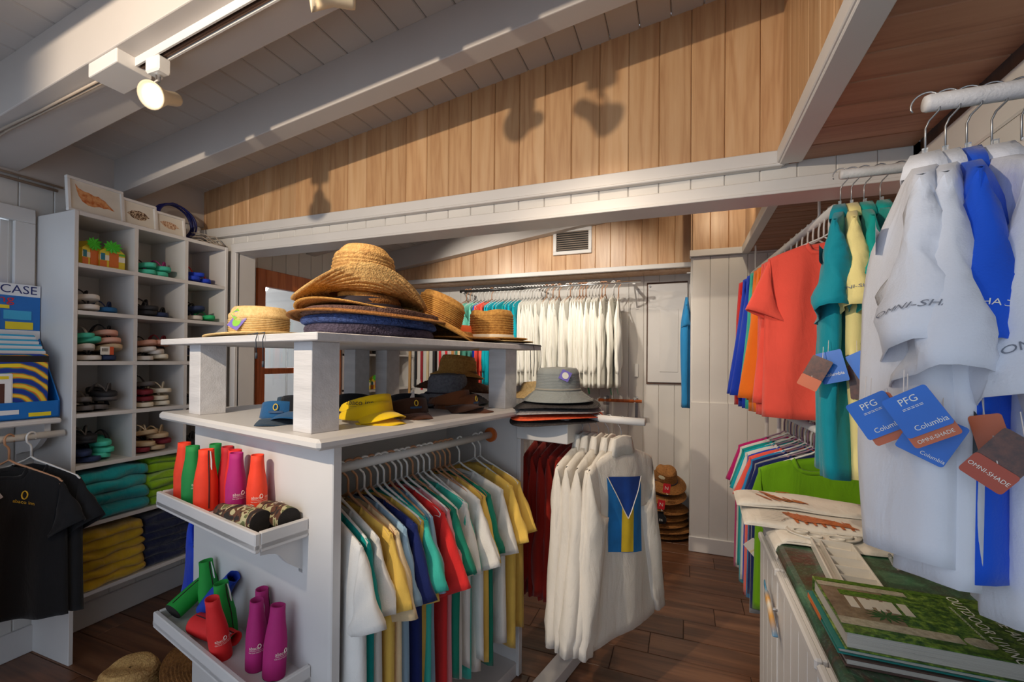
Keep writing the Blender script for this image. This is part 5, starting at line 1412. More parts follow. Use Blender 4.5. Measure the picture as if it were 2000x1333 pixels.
cl = MB().tube([(.018*math.cos(k*PI/8)*(1+.2*math.sin(k)), .03*math.sin(k*PI/8), .006+.012*(1+math.sin(k*1.1))) for k in range(16)], .004, 6, closed=True).tube([(.02+.012*math.cos(k*PI/6), .05+.02*math.sin(k*PI/6), .005+.008*(1+math.cos(k*1.3))) for k in range(12)], .003, 6, closed=True).build('clear_wrapper', CLEARP, smooth=True, loc=(.545, 1.50, .9005)); tag(cl, 'crumpled clear plastic wrapper beside the hanging shirts', 'wrapper')
# folded printed shirts draped over the far end of the counter
def folded(loc, wx, wy, th, rz, mt, label, seed, drape=0):
    nn = nz(seed)
    t = empty('folded_shirt', label, 'shirt', loc, rz, 'folded printed shirts on the counter')
    def f(u, v):
        x = (u-.5)*wx; y = (v-.5)*wy
        z = th*(1-(2*abs(u-.5))**8*.6)*(1-(2*abs(v-.5))**8*.6)+.006*nn(u*2.2, v*2.2)
        if drape and u < .18:
            k = (.18-u)/.18; x = (-.5+.18)*wx-.02*math.sin(k*1.5); z -= drape*k**1.1
        return (x, y+.006*nn(u*2, 3+v), z)
    MB().grid(26, 18, f).build('top_layer', mt, t, smooth=True, solid=.003)
    MB().grid(26, 18, lambda u, v: (lambda q: (q[0]*1.03, q[1]*1.04, max(q[2]*.45, -.4 if drape and u < .18 else .002)))(f(u, v))).build('under_layer', mt, t, smooth=True, solid=.003)
    return t, f
INKO = photocover('ink_lobster', [(.35, S(150, 76, 40)), (.6, S(206, 120, 70))], 80); INKD = noisy('ink_line', S(96, 70, 44), .8, bstr=0)
f1, fn1 = folded((.42, 1.68, .902), .42, .22, .012, .02, COTTON['offwhite'], 'lowest cream printed shirt draped over the counter edge', 3, .05)
f2, fn2 = folded((.40, 1.775, .916), .40, .24, .018, -.04, COTTON['offwhite'], 'cream folded shirt with an orange lobster print', 4, .0)
f3, fn3 = folded((.39, 1.885, .938), .40, .18, .018, -.03, COTTON['offwhite'], 'top cream folded shirt with a sketched crab leg print', 5, .0)
def onf(parent, fn, pts, mt, wv=.005, lift=.003, nm='print'):
    rows = []; m_ = len(pts)
    P_ = [Vector(fn(u, v))+Vector((0, 0, lift)) for u, v, *_ in pts]
    for i, p in enumerate(P_):
        d = (P_[min(i+1, m_-1)]-P_[max(i-1, 0)]).normalized(); n = Vector((-d.y, d.x, 0)); wd = pts[i][2] if len(pts[i]) > 2 else wv
        rows += [p+n*wd, p-n*wd]
    MB().add(rows, [(2*i, 2*i+1, 2*i+3, 2*i+2) for i in range(m_-1)]).build(nm, mt, parent)
onf(f2, fn2, [(.30, .46, .006), (.38, .36, .026), (.46, .30, .036), (.54, .30, .026), (.62, .27, .026), (.70, .20, .014), (.78, .10, .002)], INKO, lift=.0045)
for k in range(9): onf(f2, fn2, [(.36-.02*k % .1, .40-.025*k, .001), (.26, .50-.05*k, .001), (.12, .52-.055*k, .0005)], INKD, lift=.0055)
for k in range(6): onf(f2, fn2, [(.45+.05*k, .36, .0016), (.46+.05*k, .22, .001), (.49+.05*k, .14, .0005)], INKO, lift=.005)
onf(f3, fn3, [(.20, .80, .004), (.24, .66, .007), (.32, .42, .008), (.40, .28, .012), (.46, .34, .012), (.52, .20, .006)], INKO, lift=.0045)
onf(f3, fn3, [(.10, .82, .001), (.24, .52, .002), (.34, .36, .003), (.44, .28, .003)], INKD, lift=.0055)
for k in range(7): onf(f2, fn2, [(.34+.06*k, .50-.03*k, .002), (.37+.06*k, .30, .007), (.38+.06*k, .12-.01*k, .004)], INKO, lift=.0048)
for k in range(5): onf(f3, fn3, [(.16+.07*k, .60-.04*k, .002), (.22+.07*k, .34, .006), (.27+.07*k, .18, .003)], INKO, lift=.0048)
onf(f3, fn3, [(.34, .86, .006), (.40, .82, .008), (.46, .88, .004)], INKO, lift=.0045)
# white and orange tags on the counter end
TAGW = noisy('tag_white', S(220, 208, 200)); TAGB = noisy('tag_blue', S(10, 104, 206), .35, bstr=0); TAGO = noisy('tag_orange', S(196, 96, 52), .4, bstr=0); TAGD = photocover('tag_darkphoto', [(.3, S(44, 22, 16)), (.7, S(110, 60, 40))], 70)
def card(parent, origin, xd, yd, w_, h_, mt, nm='hang_tag', th=.0012, texts=(), r=.004):
    m_ = fr(origin, xd, yd)
    pts = []
    for sx, sy_, a0 in ((1, 1, 0), (-1, 1, PI/2), (-1, -1, PI), (1, -1, 1.5*PI)):
        for k in range(4): a = a0+PI/2*k/3; pts.append((sx*(w_/2-r)+r*math.cos(a), sy_*(h_/2-r)+r*math.sin(a)))
    o = MB().prism(pts, -th/2, th/2, 'Z').xf(m_).build(nm, mt, parent)
    for s_, sz, px, py, mt2 in texts:
        text('print', s_, sz, mt2, o, m_ @ Matrix.Translation((px, py, th/2+.0003)))
    return o, m_
# ---- fishing shirts on the two wall arms
def arm(name, x, y, z, label):
    t = empty(name, label, 'rail', (0, 0, 0))
    MB().tube([(x, y, z), (x+.006, y, z), (XR-.001, y, z)], [.013, .015, .016], 14).build('rail', BARE, t, smooth=True)
    MB().tube([(XR-.012, y, z), (XR-.0005, y, z)], .03, 16).build('wall_flange', WHITE, t)
    return t
R1 = (.398, 1.007, 1.914); R2 = (.448, 1.655, 2.033)
arm('wall_rail', *R1, 'white round hanging arm on the right wall nearest the camera'); arm('wall_rail', *R2, 'white round hanging arm farther along the right wall')
INKG = noisy('print_grey', S(120, 124, 136), .6, bstr=0)
def fishing(i, base, x, col, rz, label, grp, txt=False, length=.76, tagset=0, seedo=200, **kw):
    ds = kw.pop('ds', 0); dk = kw.pop('dk', 0); dT = kw.pop('dT', 0)
    p = (x, base[1], base[2])
    sd = seedo+i
    slf = None
    t, ob = garment('fishing_shirt', FISH[col], p, rz, label, 'shirt', grp, hw=.205, length=length, T=.040+dT, slen=.25+ds, sw=.17, droop=.26, stk=.046+dk, wr=2.4, collar='polo', neck=.30, dip=.03, seed=sd, fold=.015, z0=-.115, hemcurve=.02, **kw)
    SLV = {k: list(v) for k, v in LAST_SL.items()}
    B(-.014, .014, -.0355-dT, -.0345-dT, -.60, -.15).build('placket', FISH[col], t)
    MB().grid(12, 4, lambda u, v: ((u-.5)*.34, .038+dT+.004*math.sin(u*9), -.235-.05*v)).build('back_yoke', FISH[col], t, smooth=True)
    hanger('wire', STEEL, p, rz, f'wire hanger, {ORD[i+1]} from the aisle on the {"near" if base is R1 else "farther"} wall arm', grp.replace('fishing shirts', 'wire hangers'), rod_r=.016)
    for sx in (-.02, .02): B(sx-.006, sx+.006, -.004, .004, -.118, -.088).build('hanger_clip', CLEARP, t)
    if txt:
        # lettering wraps the outer face of the sleeve nearest the camera, just above its hem
        rings = SLV[-1]; n_ = len(rings)
        def onsl(q):
            f_ = (.80-q.y/.26)*(n_-1); k0 = max(0, min(n_-2, int(f_))); fr__ = f_-k0
            a_ = -q.x/.052
            p_ = Vector(rings[k0](a_)).lerp(Vector(rings[k0+1](a_)), fr__)
            return p_+Vector((-.0022*math.cos(a_), .0022*math.sin(a_), 0))
        text('print', 'OMNI-SHADE', .0135, txt, t, None, fn=onsl, sx=1.05)
    return t
G1 = 'fishing shirts on the near wall arm'; G2 = 'fishing shirts on the farther wall arm'
L1 = [(.400, 'white', .40, 'white fishing shirt, first on the near wall arm', INKG), (.428, 'white', .40, 'white fishing shirt, second on the near wall arm', None), (.457, 'blue', .36, 'bright blue fishing shirt on the near wall arm', LETT),
      (.490, 'white', .26, 'white fishing shirt just behind the blue one', INKG), (.528, 'cream', .2, 'cream fishing shirt, fifth on the near wall arm', None), (.57, 'white', .15, 'white fishing shirt, sixth on the near wall arm', None),
      (.610, 'yellow', .12, 'pale yellow fishing shirt on the near wall arm', INKG), (.66, 'white', .1, 'white fishing shirt, last on the near wall arm by the wall', None)]
FS1 = []
for i, (x, c, da, lb, tx) in enumerate(L1):
    t = fishing(i, R1, x, c, PI/2-da, lb, G1, tx, length=(.63, .66, .645, .70, .71, .70, .70, .70)[i], ds=(.0, .04, .0, .07, .09, .05, 0, 0)[i], dk=(.004, .004, .006, .020, .02, .01, 0, 0)[i], dT=(.016, .010, 0, .01, .01, 0, 0, 0)[i])
    FS1.append(t)
def wcard(t, pos, roll, w_, h_, mt, texts=(), yaw=0, nm='hang_tag', off=(0, 0, 0)):
    """card at a world position, its face towards the aisle, parented to the shirt"""
    nrm = Vector((-.42+yaw, -.9, .05)).normalized(); xa = Vector((0, 0, 1)).cross(nrm).normalized(); ya = nrm.cross(xa)
    c, s_ = math.cos(roll), math.sin(roll); X_ = xa*c+ya*s_; Y_ = ya*c-xa*s_
    pos = Vector((0, 0, 1.45))+(Vector(pos)-Vector((0, 0, 1.45)))*(.93 if pos[1] < 1.2 else .97)
    kk = .66 if pos[1] < 1.2 else 1
    pos = Vector(pos)+X_*off[0]*kk+Y_*off[1]*kk+nrm*off[2]
    inv = t.matrix_basis.inverted(); r3 = inv.to_3x3()
    if pos[1] < 1.2:
        w_ *= .66; h_ *= .66; texts = tuple((a, b*.66, c_*.66, d_*.66, e_) for a, b, c_, d_, e_ in texts)
    o_, m_ = card(t, inv @ Vector(pos), r3 @ X_, r3 @ Y_, w_, h_, mt, nm=nm, texts=texts)
    top = inv @ (Vector(pos)+Y_*h_*.45)
    MB().tube([top, top+Vector((.015, .0, .035))], .0008, 4).build('tag_string', TAGW, t)
    return o_
PFG = (('Columbia', .015, .008, -.030, LETT), ('PFG', .020, 0, .026, LETT), ('=====', .013, 0, .010, LETT))
RUST = noisy('tag_rust', S(168, 62, 30), .4, bstr=0); SLATE = noisy('tag_slate', S(40, 46, 52), .4, bstr=0)
OMS = (('OMNI-SHADE', .0105, 0, -.040, LETT),)
wcard(FS1[0], (.289, .882, 1.367), .55, .082, .088, TAGB, PFG); wcard(FS1[0], (.289, .882, 1.367), .55, .082, .098, TAGO, off=(.006, -.012, -.003))
wcard(FS1[1], (.320, .829, 1.380), .55, .082, .088, TAGB, PFG); wcard(FS1[1], (.320, .829, 1.380), .55, .082, .100, TAGO, OMS, off=(.0, -.016, -.003))
wcard(FS1[1], (.345, .850, 1.340), -.45, .086, .095, TAGB, (('Columbia', .011, .02, -.036, LETT),), off=(0, 0, -.004)); wcard(FS1[1], (.345, .850, 1.340), -.45, .050, .034, TAGW, (('$65.00', .015, 0, -.004, INK),), off=(-.012, .024, -.0025))
wcard(FS1[4], (.402, .800, 1.322), -.62, .070, .105, TAGD); wcard(FS1[4], (.402, .800, 1.322), -.62, .072, .046, RUST, (('OMNI-SHADE', .011, 0, 0, LETT),), off=(0, -.034, .002))
wcard(FS1[3], (.398, .862, 1.345), .5, .055, .095, SLATE, yaw=-.3); wcard(FS1[3], (.384, .872, 1.345), .45, .055, .10, TAGB, off=(0, 0, -.003)); wcard(FS1[4], (.412, .845, 1.345), .25, .05, .095, TAGO, yaw=-.2)
L2 = [(.450, 'aqua', .33, 'aqua fishing shirt, first on the farther wall arm'), (.478, 'yellow', .25, 'pale yellow fishing shirt on the farther wall arm'), (.51, 'teal', .2, 'teal fishing shirt, third on the farther wall arm'),
      (.55, 'teal', .14, 'teal fishing shirt, fourth on the farther wall arm'), (.60, 'aqua', .08, 'aqua fishing shirt, fifth on the farther wall arm'), (.69, 'teal', 0, 'teal fishing shirt, last on the farther wall arm')]
for i, (x, c, da, lb) in enumerate(L2):
    t = fishing(i, R2, x, c, PI/2-da, lb, G2, INKG if i == 1 else None, length=.78, seedo=230)
    FS1.append(t)
wcard(FS1[8], (.342, 1.469, 1.424), -.45, .050, .085, TAGD); wcard(FS1[8], (.342, 1.469, 1.424), -.45, .051, .032, TAGO, off=(0, -.03, .002))
wcard(FS1[8], (.383, 1.474, 1.440), .25, .060, .085, TAGB, (('Columbia', .012, 0, -.02, LETT),)); wcard(FS1[9], (.453, 1.458, 1.444), .5, .055, .08, TAGB)
wcard(FS1[9], (.445, 1.48, 1.40), .1, .04, .09, TAGD)
# ---- rail under the header in the back room with long-sleeved shirts
ra = empty('hanging_rail', 'white round rail with coral and orange shirts behind the header', 'rail', (0, 0, 0))
MB().tube([(.575, 2.185, 2.085), (.46, 3.6, 2.085)], .017, 14).build('rail', WPLAS, ra, smooth=True)
for q in (.12, .95): MB().tube([(.575-.115*q, 2.185+1.415*q, 2.085), (.575-.115*q, 2.185+1.415*q, 2.268)], .006, 8).build('rail_drop', WPLAS, ra)
def onrail(y): return (.575-.115*(y-2.185)/1.415, y, 2.085)
L3 = [(2.245, 'coral', 'short'), (2.30, 'coral', 'long'), (2.36, 'coral', 'long'), (2.43, 'orange', 'long'), (2.50, 'orange', 'long'), (2.58, 'seafoam', 'long'), (2.66, 'royal', 'long'), (2.75, 'royal', 'long'), (2.86, 'red', 'long')]
for i, (y, c, sl) in enumerate(L3):
    p = onrail(y); rz = -.05+random.Random(i).uniform(-.08, .08)
    nm = cname.get(c, c)
    garment('tee_shirt' if sl == 'short' else 'long_sleeve_shirt', COTTON[c], p, rz, (f'{nm} tee shirt at the near end of the back room rail' if sl == 'short' else f'{nm} long-sleeved shirt, {ORD[i+1]} from the near end of the back room rail'), 'shirt', 'shirts on the back room side rail',
            hw=.225, length=.77, T=.024, sleeve=sl, slen=.24 if sl == 'short' else .64, sw=.20 if sl == 'short' else .18, droop=.36 if sl == 'short' else .26, seed=300+i, fold=.012)
    hanger('plastic', WPLAS, p, rz, f'white plastic hanger, {ORD[i+1]} from the near end of the back room rail', 'hangers on the back room side rail', rod_r=.017)
# ---- lower rail with tees, lime green one facing
rb2 = empty('hanging_rail', 'lower white rail with the lime green tee behind the counter', 'rail', (0, 0, 0))
MB().tube([(.54, 2.19, 1.165), (.50, 3.3, 1.165)], .017, 14).build('rail', WPLAS, rb2, smooth=True)
for y in (2.95, 3.28): MB().tube([(.54-.036*(y-2.19), y, 1.165), (.54-.036*(y-2.19), y, 0)], .012, 10).build('rail_leg', WPLAS, rb2)
PURP = noisy('purple_plastic', S(150, 120, 140), .4, bstr=0)
L4 = [(2.255, 'lime'), (2.31, 'navy'), (2.355, 'grey'), (2.40, 'navy'), (2.445, 'steelblue'), (2.49, 'coral'), (2.54, 'royal'), (2.59, 'white'), (2.64, 'turquoise'), (2.70, 'teal'), (2.76, 'white'), (2.83, 'magenta')]
for i, (y, c) in enumerate(L4):
    p = (.54-.036*(y-2.19), y, 1.165); rz = .02+random.Random(i+50).uniform(-.07, .07); nm = cname.get(c, c)
    t, ob = garment('tee_shirt', COTTON[c], p, rz, ('lime green tee shirt facing the camera behind the counter' if i == 0 else f'{nm} tee shirt, {ORD[i+1]} from the near end of the lower rail'), 'shirt', 'tee shirts on the lower rail', hw=.225, length=.70+.03*(i % 3), T=.02, slen=.21, droop=.34, seed=340+i, neck=.42, dip=.075 if i == 0 else .05)
    hanger('plastic', PURP if i % 2 else WPLAS, p, rz, f'{"purple" if i % 2 else "white"} plastic hanger, {ORD[i+1]} from the near end of the lower rail', 'hangers on the lower rail', rod_r=.017)
    if i in (2, 3):
        card(t, (-.29+.03*i, -.03, -.52-.02*i), (.75, 0, .65), (-.65, 0, .75), .055, .085, TAGW, texts=(('abaco inn', .014, 0, 0, noisy('print_emblem', S(226, 178, 40))),))
# ------------------------------------------------------------------ stand with sweatshirts behind the central unit
sd_ = empty('garment_stand', 'white wooden stand with hat box top and rails for sweatshirts', 'stand', tuple(C0), URZ)
B(1.24, 1.31, -.215, -.155, .06, 1.10, ch=.003).build('post', WHITE, sd_)
B(.80, 1.38, -.205, -.125, 0, .065, ch=.004).build('foot', WHITE, sd_)
MB().prism([(1.16, .065), (1.24, .065), (1.24, .22)], -.175, -.155, 'Y').build('gusset', WHITE, sd_)
B(.92, 1.32, -.275, -.02, 1.10, 1.205, ch=.003).build('hat_box', WHITE, sd_)
MB().tube([(1.05, -.27, 1.203), (1.05, -.56, 1.203)], .016, 14).build('rail', WHITE, sd_, smooth=True)
MB().tube([(1.30, .24, 1.165), (1.30, -.20, 1.165)], .014, 12).build('rail', BLACKM, sd_, smooth=True)
B(1.22, 1.31, -.20, -.17, 1.12, 1.18).build('rail_arm', WHITE, sd_)
MB().lathe([(.070, 0), (.078, .004), (.078, .016), (.070, .02)], 28).xf(Matrix.Translation((1.10, .03, 1.13)) @ Matrix.Rotation(PI/2, 4, 'Y') @ Matrix.Scale(.5, 4, (1, 0, 0))).build('oval_rim', BLACKM, sd_, smooth=True)
# white sweatshirts: the foremost shows a painted flag on its back
FL_B = noisy('paint_blue', S(20, 118, 190), .8, 14, .22); FL_D = noisy('paint_deepblue', S(16, 66, 150), .8, 10, .3); FL_Y = noisy('paint_yellow', S(226, 190, 40), .8, 20, .12)
SWEAT = cloth('fleece_white', S(222, 214, 202), 350, .06, .3)
for i, t_ in enumerate((-.46, -.405, -.36, -.32, -.285)):
    p = UL(1.05, t_, 1.203); rz = URZ+PI+(-.30 if i == 0 else .03*(2-i))
    g, ob = garment('sweatshirt', SWEAT, p, rz, 'white sweatshirt with a painted blue and yellow flag on its back' if i == 0 else f'white mock-neck sweatshirt, {ORD[i+1]} from the aisle on the stand rail', 'sweatshirt', 'white sweatshirts on the stand', hw=.225, length=.77, T=.030,
            sleeve='long', slen=.70, sw=.17, droop=.26, stk=.046, collar='mock', neck=.30, dip=.03, seed=400+i, fold=.010 if i else .005, nfold=3)
    hanger('wire', STEEL, p, rz, f'wire hanger of the {ORD[i+1]} white sweatshirt from the aisle', 'wire hangers on the stand', rod_r=.016)
    if i == 0:
        PT = LAST_PT[0]
        patch_on('painted_flag', FL_B, g, [(-.105, -.245), (.115, -.215), (.110, -.515), (-.108, -.565)], 1, 16, .002)
        patch_on('painted_flag', FL_Y, g, [(-.034, -.25), (.034, -.24), (.038, -.53), (-.034, -.545)], 1, 14, .0035)
        patch_on('painted_flag', FL_D, g, [(-.105, -.245), (.115, -.215), (.008, -.395), (.004, -.395)], 1, 14, .005)
        for a, b in (((-.105, -.245), (.006, -.398)), ((.115, -.215), (.006, -.398))):
            MB().tube([PT(a[0]+(b[0]-a[0])*k/8, a[1]+(b[1]-a[1])*k/8, 1, .006) for k in range(9)], .0022, 5).build('painted_line', SWEAT, g)
REDF = cloth('fleece_red', S(150, 34, 22), 350, .10, .3)
for i in range(5):
    t_ = -.155+.055*i
    p = UL(1.30, t_, 1.165); rz = URZ+PI+.05*(i-2)
    garment('sweatshirt', REDF, p, rz, f'dark red sweatshirt, {ORD[i+1]} from the white stand', 'sweatshirt', 'dark red sweatshirts behind the central unit', hw=.22, length=.74, T=.028, sleeve='long', slen=.64, sw=.17, droop=.22, stk=.042, seed=420+i, fold=.011)
    hanger('wire', STEEL, p, rz, f'wire hanger of the {ORD[i+1]} dark red sweatshirt from the white stand', 'wire hangers of the red sweatshirts', rod_r=.014)
# mesh hats and grey bucket hat on the stand's box
MESHK = straw('mesh_black', S(66, 62, 62), S(24, 22, 24), 300, .6); MESHO = straw('mesh_orange', S(230, 96, 56), S(180, 60, 34), 300, .4); MESHG = straw('mesh_grey', S(170, 164, 164), S(120, 114, 116), 300, .4)
HB = (1.05, -.16)
wob = lambda k: (lambda a, q: q*q*(.014*math.sin(2*a+k)+.010*math.cos(a+k))-.012*q*q)
for i, (mt, nm, r) in enumerate(((MESHK, 'black mesh hat at the bottom of the flat pile on the stand', .205), (MESHO, 'orange mesh hat in the flat pile on the stand', .200), (MESHG, 'light grey mesh hat above the orange one', .195), (MESHK, 'black mesh hat on top of the flat pile', .19))):
    hat('mesh_hat', mt, UL(HB[0]-.01, HB[1], 1.208+.020*i), (.03, -.04, ZR), nm, hat_shape(.10, .022, r, .9, coil=.0008, brim=wob(i*.3)), None, 'hats on the garment stand')
DEN = cloth('bucket_denim', S(138, 142, 140), 500, .12, .5)
bh = hat('bucket_hat', DEN, UL(HB[0], HB[1], 1.318), (0, 0, ZR), 'grey denim bucket hat with a lilac tag on the stand', hat_shape(.098, .105, .155, .80, coil=.0007, brim=lambda a, q: -.045*q), (.099, .002, .010, cloth('bucket_band', S(150, 146, 136)), 1.12), 'hats on the garment stand')
dv = Vector((0, 0, 1.45))-Vector(UL(HB[0], HB[1], 1.36)); aa = math.atan2(dv.y, dv.x)-ZR+.35
tagdiamond(bh, Vector((.108*math.cos(aa), .098*math.sin(aa), .068)), Matrix.Rotation(aa, 4, 'Z') @ Matrix.Rotation(1.35, 4, 'Y') @ Matrix.Rotation(.3, 4, 'Z'), VIO, LETT, .030)
hat('straw_hat', ST_PALE, UL(1.12, -.02, 1.30), (0, .05, ZR), 'cream hat partly hidden beside the bucket hat', hat_shape(.09, .05, .15, .8, brim=lambda a, q: -.03*q), None, 'hats on the garment stand')
# ------------------------------------------------------------------ back wall rod with shirts
br = empty('wall_rod', 'black steel clothes rod on the back wall', 'rail', (0, 0, 0))
MB().tube([(-2.07, 3.97, 2.128), (-1.40, 3.97, 2.128)], .014, 14).build('rod', BLACKM, br, smooth=True)
MB().tube([(-1.42, 3.97, 2.128), (-.345, 3.97, 2.136)], .0115, 14).build('rod', CHROME, br, smooth=True)
for x in (-2.03, -1.25, -.40):
    B(x-.012, x+.012, 3.955, YB, 2.112, 2.122).build('bracket', WHITE, br); B(x-.012, x+.012, YB-.006, YB, 1.93, 2.13).build('bracket', WHITE, br); MB().tube([(x, 3.97, 2.115), (x, YB-.003, 1.945)], .007, 6).build('bracket', WHITE, br)
BK = ['white', 'aqua', 'aqua', 'aqua', 'aqua', 'royal', 'coral', 'coral', 'turquoise', 'turquoise', 'turquoise', 'turquoise', 'teal', 'turquoise', 'turquoise', 'turquoise'] + ['white']*12 + ['white']*13 + ['white']*2
xs = list(np.linspace(-2.0, -1.42, 16)) + list(np.linspace(-1.385, -1.06, 12)) + list(np.linspace(-.985, -.645, 13)) + [-.575, -.53]
COTTON['turquoise2'] = cloth('cotton_turq2', S(0, 168, 172))
LIVENW = cloth('linen_white', S(232, 230, 222), 500, .04, .2)
bxm = 0
for i, (x, c) in enumerate(zip(xs, BK)):
    rr = random.Random(i+900)
    p = (x, 3.97, 2.130 if x < -1.42 else 2.133); rz = PI/2+rr.uniform(-.10, .10)+(-.12 if i < 12 else 0)
    nm = cname.get(c, c)
    g, ob = garment('long_sleeve_shirt', LIVENW if c == 'white' else COTTON[c], p, rz, f'{nm} long-sleeved shirt, {ORD[i+1]} from the left on the back wall rod', 'shirt', 'shirts on the back wall rod', mkey=i % 9, hw=.215, length=.80, T=.016, sleeve='long', slen=.60, sw=.17, droop=.20, seed=500+i % 9, fold=.009)
    hanger('plastic', TPLAS if rr.random() < .3 else WPLAS, p, rz, f'plastic hanger, {ORD[i+1]} from the left on the back wall rod', 'hangers on the back wall rod', rod_r=.013)
    if i in (18, 24, 31, 36, 41, 42):
        card(g, (-.10, 0, -.93), (1, 0, 0), (0, .2, 1), .05, .075, noisy('tag_mint', S(40, 160, 110), .5, bstr=0), texts=(('L', .025, 0, .01, LETT),)); card(g, (-.10, -.001, -.95), (1, 0, 0), (0, .2, 1), .051, .035, TAGW)
# rail with tan stick below, on brackets
sk = empty('wooden_rail', 'short brown wooden rail on the back wall below the shirts', 'rail', (0, 0, 0))
MB().tube([(-.72, 4.10, 1.10), (-.34, 4.10, 1.10)], .014, 12).build('rail', DOORWOOD, sk, smooth=True)
for x in (-.66, -.40): B(x-.012, x+.012, 4.09, YB, 1.11, 1.12).build('bracket', STEEL, sk); B(x-.012, x+.012, YB-.006, YB, .93, 1.13).build('bracket', STEEL, sk); MB().tube([(x, 4.10, 1.085), (x, 4.10, 1.13)], .012, 8).build('bracket', WPLAS, sk)
# blue shirt hanging from the column corner
p = (.022, 3.86, 2.02)
garment('long_sleeve_shirt', COTTON['steelblue'], p, PI/2-.03, 'steel blue shirt hanging edge-on against the boarded column', 'shirt', hw=.09, length=.90, T=.03, sleeve='short', slen=.16, sw=.10, droop=.12, seed=610, fold=.012, z0=-.03, drop=.10)
MB_h = MB().tube([(.05, 3.86, 2.165), (.05, 3.86, 2.0)], .003, 6); tag(MB_h.build('hanger_hook', WPLAS), 'white hook above the steel blue shirt on the column', 'hook')
B(.02, .06, 3.852, 3.868, 2.16, 2.168).build('hook_plate', WPLAS, bpy.data.objects['hanger_hook'])
# stack of straw lifeguard hats on the floor
SX, SY = -.14, 4.02
z = .004
TAGR = noisy('tag_red', S(206, 30, 40), .5, bstr=0)
labs = ['lowest', 'second', 'third', 'fourth', 'fifth', 'sixth', 'seventh', 'eighth']
for i in range(8):
    r = (.205, .20, .20, .19, .18, .175, .175, .17)[i]
    top = i in (6, 7)
    rot = (.0, .0, .3*i) if i < 6 else ((.08, .16, -1.2) if i == 6 else (-.05, .30, -1.3))
    zz = z+.046*i+(.012*max(0, i-4))
    if i == 7: zz = .455
    if i == 6: zz = .36
    h_ = hat('lifeguard_hat', ST_BRN, (SX+.010*((i*7) % 3-1), SY+.008*((i*5) % 3-1), zz), rot, f'brown straw lifeguard hat, {labs[i]} from the floor in the corner stack' if i < 7 else 'brown straw lifeguard hat topping the corner stack with a red tag',
        hat_shape(.095, .11 if top else .05, r, .72, coil=.0012, pinch=.22 if top else 0, dent=.02 if top else 0, brim=lambda a, q: -.028*q*q), (.097, .004, .014, BLKBAND, 1.12) if top else None, 'lifeguard hats stacked on the floor')
    if top:
        m_ = Matrix.Rotation(-rot[2]-1.9, 4, 'Z')
        MB().lathe([(.0004, .002), (.018, .002), (.019, 0)], 16, lambda rr_, a, zz_: (rr_*1.5*math.cos(a), rr_*.8*math.sin(a), zz_)).xf(m_ @ Matrix.Translation((.093, 0, .06)) @ Matrix.Rotation(1.4, 4, 'Y') @ Matrix.Rotation(PI/2, 4, 'Z')).build('patch', noisy('patch_pale', S(196, 188, 160), .6), h_)
for (px, py, pz, mt, lb, tx) in ((-.12, 3.80, .44, TAGR, 'red tag hanging from the top lifeguard hat', 'N'), (-.16, 3.80, .305, TAGR, 'red tag on the middle of the lifeguard hat stack', 'N')):
    t = empty('swing_tag', lb, 'tag', (px, py, pz), .1); card(t, (0, 0, 0), (1, 0, -.1), (.1, 0, 1), .055, .075, mt, nm='tag_card', texts=((tx, .04, 0, 0, LETT),))
    MB().tube([(0, -.001, -.036), (.004, -.004, -.05), (.012, -.003, -.046)], .002, 5).build('tag_loop', LETT, t)
t = empty('pouch_bag', 'small black drawstring pouch lying on the lifeguard hats', 'pouch', (-.165, 3.80, .155)); MB().lathe([(.0005, 0), (.035, .002), (.046, .02), (.044, .05), (.026, .075), (.022, .085), (.03, .092)], 20, lambda r, a, zz: (r*math.cos(a), r*.55*math.sin(a), zz)).build('bag', V_BLK, t, smooth=True)
text('print', 'S%', .026, LETT, t, fr((.004, -.0265, .035), (1, 0, 0), (0, 0, 1)))
# ------------------------------------------------------------------ strap display with oval sign
cs = empty('strap_display', 'black spinner rack of coloured eyewear straps under an oval sign', 'display', (-1.98, 3.35, 0))
MB().tube([(0, 0, .02), (0, 0, 1.80)], .018, 12).build('pole', BLACKM, cs); MB().lathe([(.0005, .03), (.19, .022), (.20, 0), (.0005, 0)], 28).build('base', BLACKM, cs)
B(-.24, .26, -.02, .02, 1.635, 1.675, ch=.004).build('header_bar', BLACKM, cs)
sg = MB().lathe([(.0005, .02), (.105, .02), (.115, .012), (.115, -.012), (.105, -.02), (.0005, -.02)], 36, lambda r, a, z: (r*math.cos(a), z, r*.68*math.sin(a)))
RS = Matrix.Translation((.10, -.02, 1.90)) @ Matrix.Rotation(-.25, 4, 'Z') @ Matrix.Rotation(.45, 4, 'Y')
sgo = sg.xf(RS).build('sign_board', noisy('sign_grey', S(88, 86, 90), .45), cs, smooth=False)
text('print', 'Croakies', .052, LETT, sgo, RS @ fr((0, -.0215, 0), (1, 0, 0), (0, 0, 1)), shear=.15)
MB().tube([(.06, 0, 1.67), (.09, -.005, 1.84)], .008, 8).build('sign_stem', BLACKM, cs)
SCOL = [S(30, 28, 30), S(206, 24, 36), S(206, 24, 36), S(190, 130, 60), S(120, 24, 30), S(200, 150, 80), S(36, 110, 70), S(190, 34, 40), S(60, 30, 24), S(20, 70, 60), S(196, 150, 90), S(30, 30, 34), S(150, 20, 34), S(210, 190, 150)]
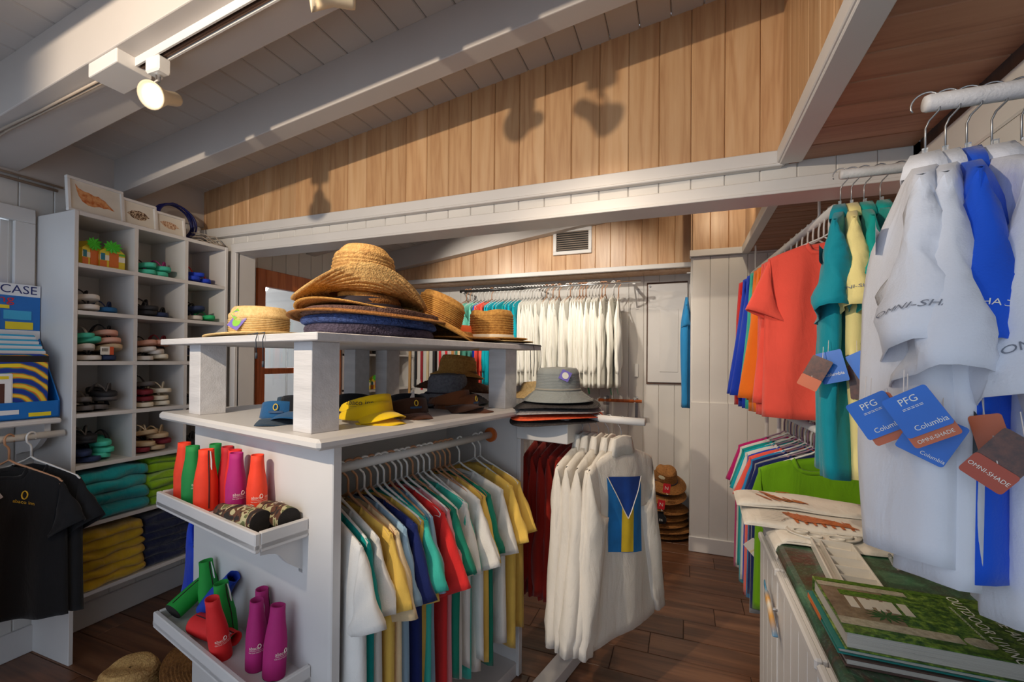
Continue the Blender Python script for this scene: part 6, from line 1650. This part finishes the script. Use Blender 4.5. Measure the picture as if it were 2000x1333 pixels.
for i in range(26):
    col = SCOL[(i*5) % len(SCOL)]; rr = random.Random(i)
    x = -.24+.0195*i; y = -.03-.035*(i % 3); L = rr.uniform(.28, .44)
    st = MB(); st.box(x, x+.021, y, y+.004, 1.62-L, 1.64); st.box(x+.001, x+.020, y-.002, y+.005, 1.60-L, 1.62-L)
    o = st.build('eyewear_strap', noisy('strap_%d' % ((i*5) % len(SCOL)), col, .7), loc=(-1.98, 3.35, 0)); tag(o, f'{ORD[i+1]} hanging eyewear strap from the left of the strap display', 'strap', 'straps on the spinner display')
# small fittings on the left wall of the back room: shelves with toy boxes
bs_ = empty('wall_cubby', 'white wall shelves with small bright boxes in the back room corner', 'shelving', (0, 0, 0))
for zz in (.9, 1.16, 1.50): B(XL+.003, XL+.26, 3.38, 4.2, zz-.018, zz).build('shelf', WHITE, bs_)
for yy in (3.38, 3.80, 4.19): B(XL+.003, XL+.24, yy, yy+.016, .7, 1.50).build('upright', WHITE, bs_)
toybox((XL+.15, 3.50, 1.162), -.5, 'small palm box on the left of the back room shelf', 5); toybox((XL+.15, 3.66, 1.162), -.5, 'small palm box in the middle of the back room shelf', 6); toybox((XL+.15, 3.95, 1.162), -.5, 'small palm box at the right of the back room shelf', 7)
for i, y in enumerate((3.5, 3.66, 3.95)): hat('ball_cap', (V_DBRN, V_BLK, V_BRN)[i], (XL+.14, y, 1.503), (0, 0, -.6), ('dark brown cap on the left', 'black cap in the middle', 'brown cap at the right')[i]+' of the back room top shelf', hat_shape(.085, .09, .11, .75), None, 'caps on the back room shelf')
# vent grille on the cedar wall
vt = empty('vent_grille', 'white framed louvre vent on the back cedar wall', 'vent', (0, 0, 0))
vx0, vx1, vz0, vz1 = -1.125, -.77, 2.418, 2.655
for a in ((vx0, vx1, vz0, vz0+.032), (vx0, vx1, vz1-.032, vz1), (vx0, vx0+.03, vz0+.032, vz1-.032), (vx1-.03, vx1, vz0+.032, vz1-.032)): B(a[0], a[1], 3.975, 4.002, a[2], a[3], ch=.003).build('frame_rail', WHITE, vt)
B(vx0+.03, vx1-.03, 3.996, 4.0015, vz0+.03, vz1-.03).build('duct_back', BLACK, vt)
LOU = noisy('louvre_grey', S(150, 134, 120), .5)
for k in range(9):
    zz = vz0+.042+.0195*k
    MB().prism([(3.978, zz), (3.979, zz-.002), (3.996, zz+.010), (3.995, zz+.012)], vx0+.03, vx1-.03, 'X').build('louvre', LOU, vt)
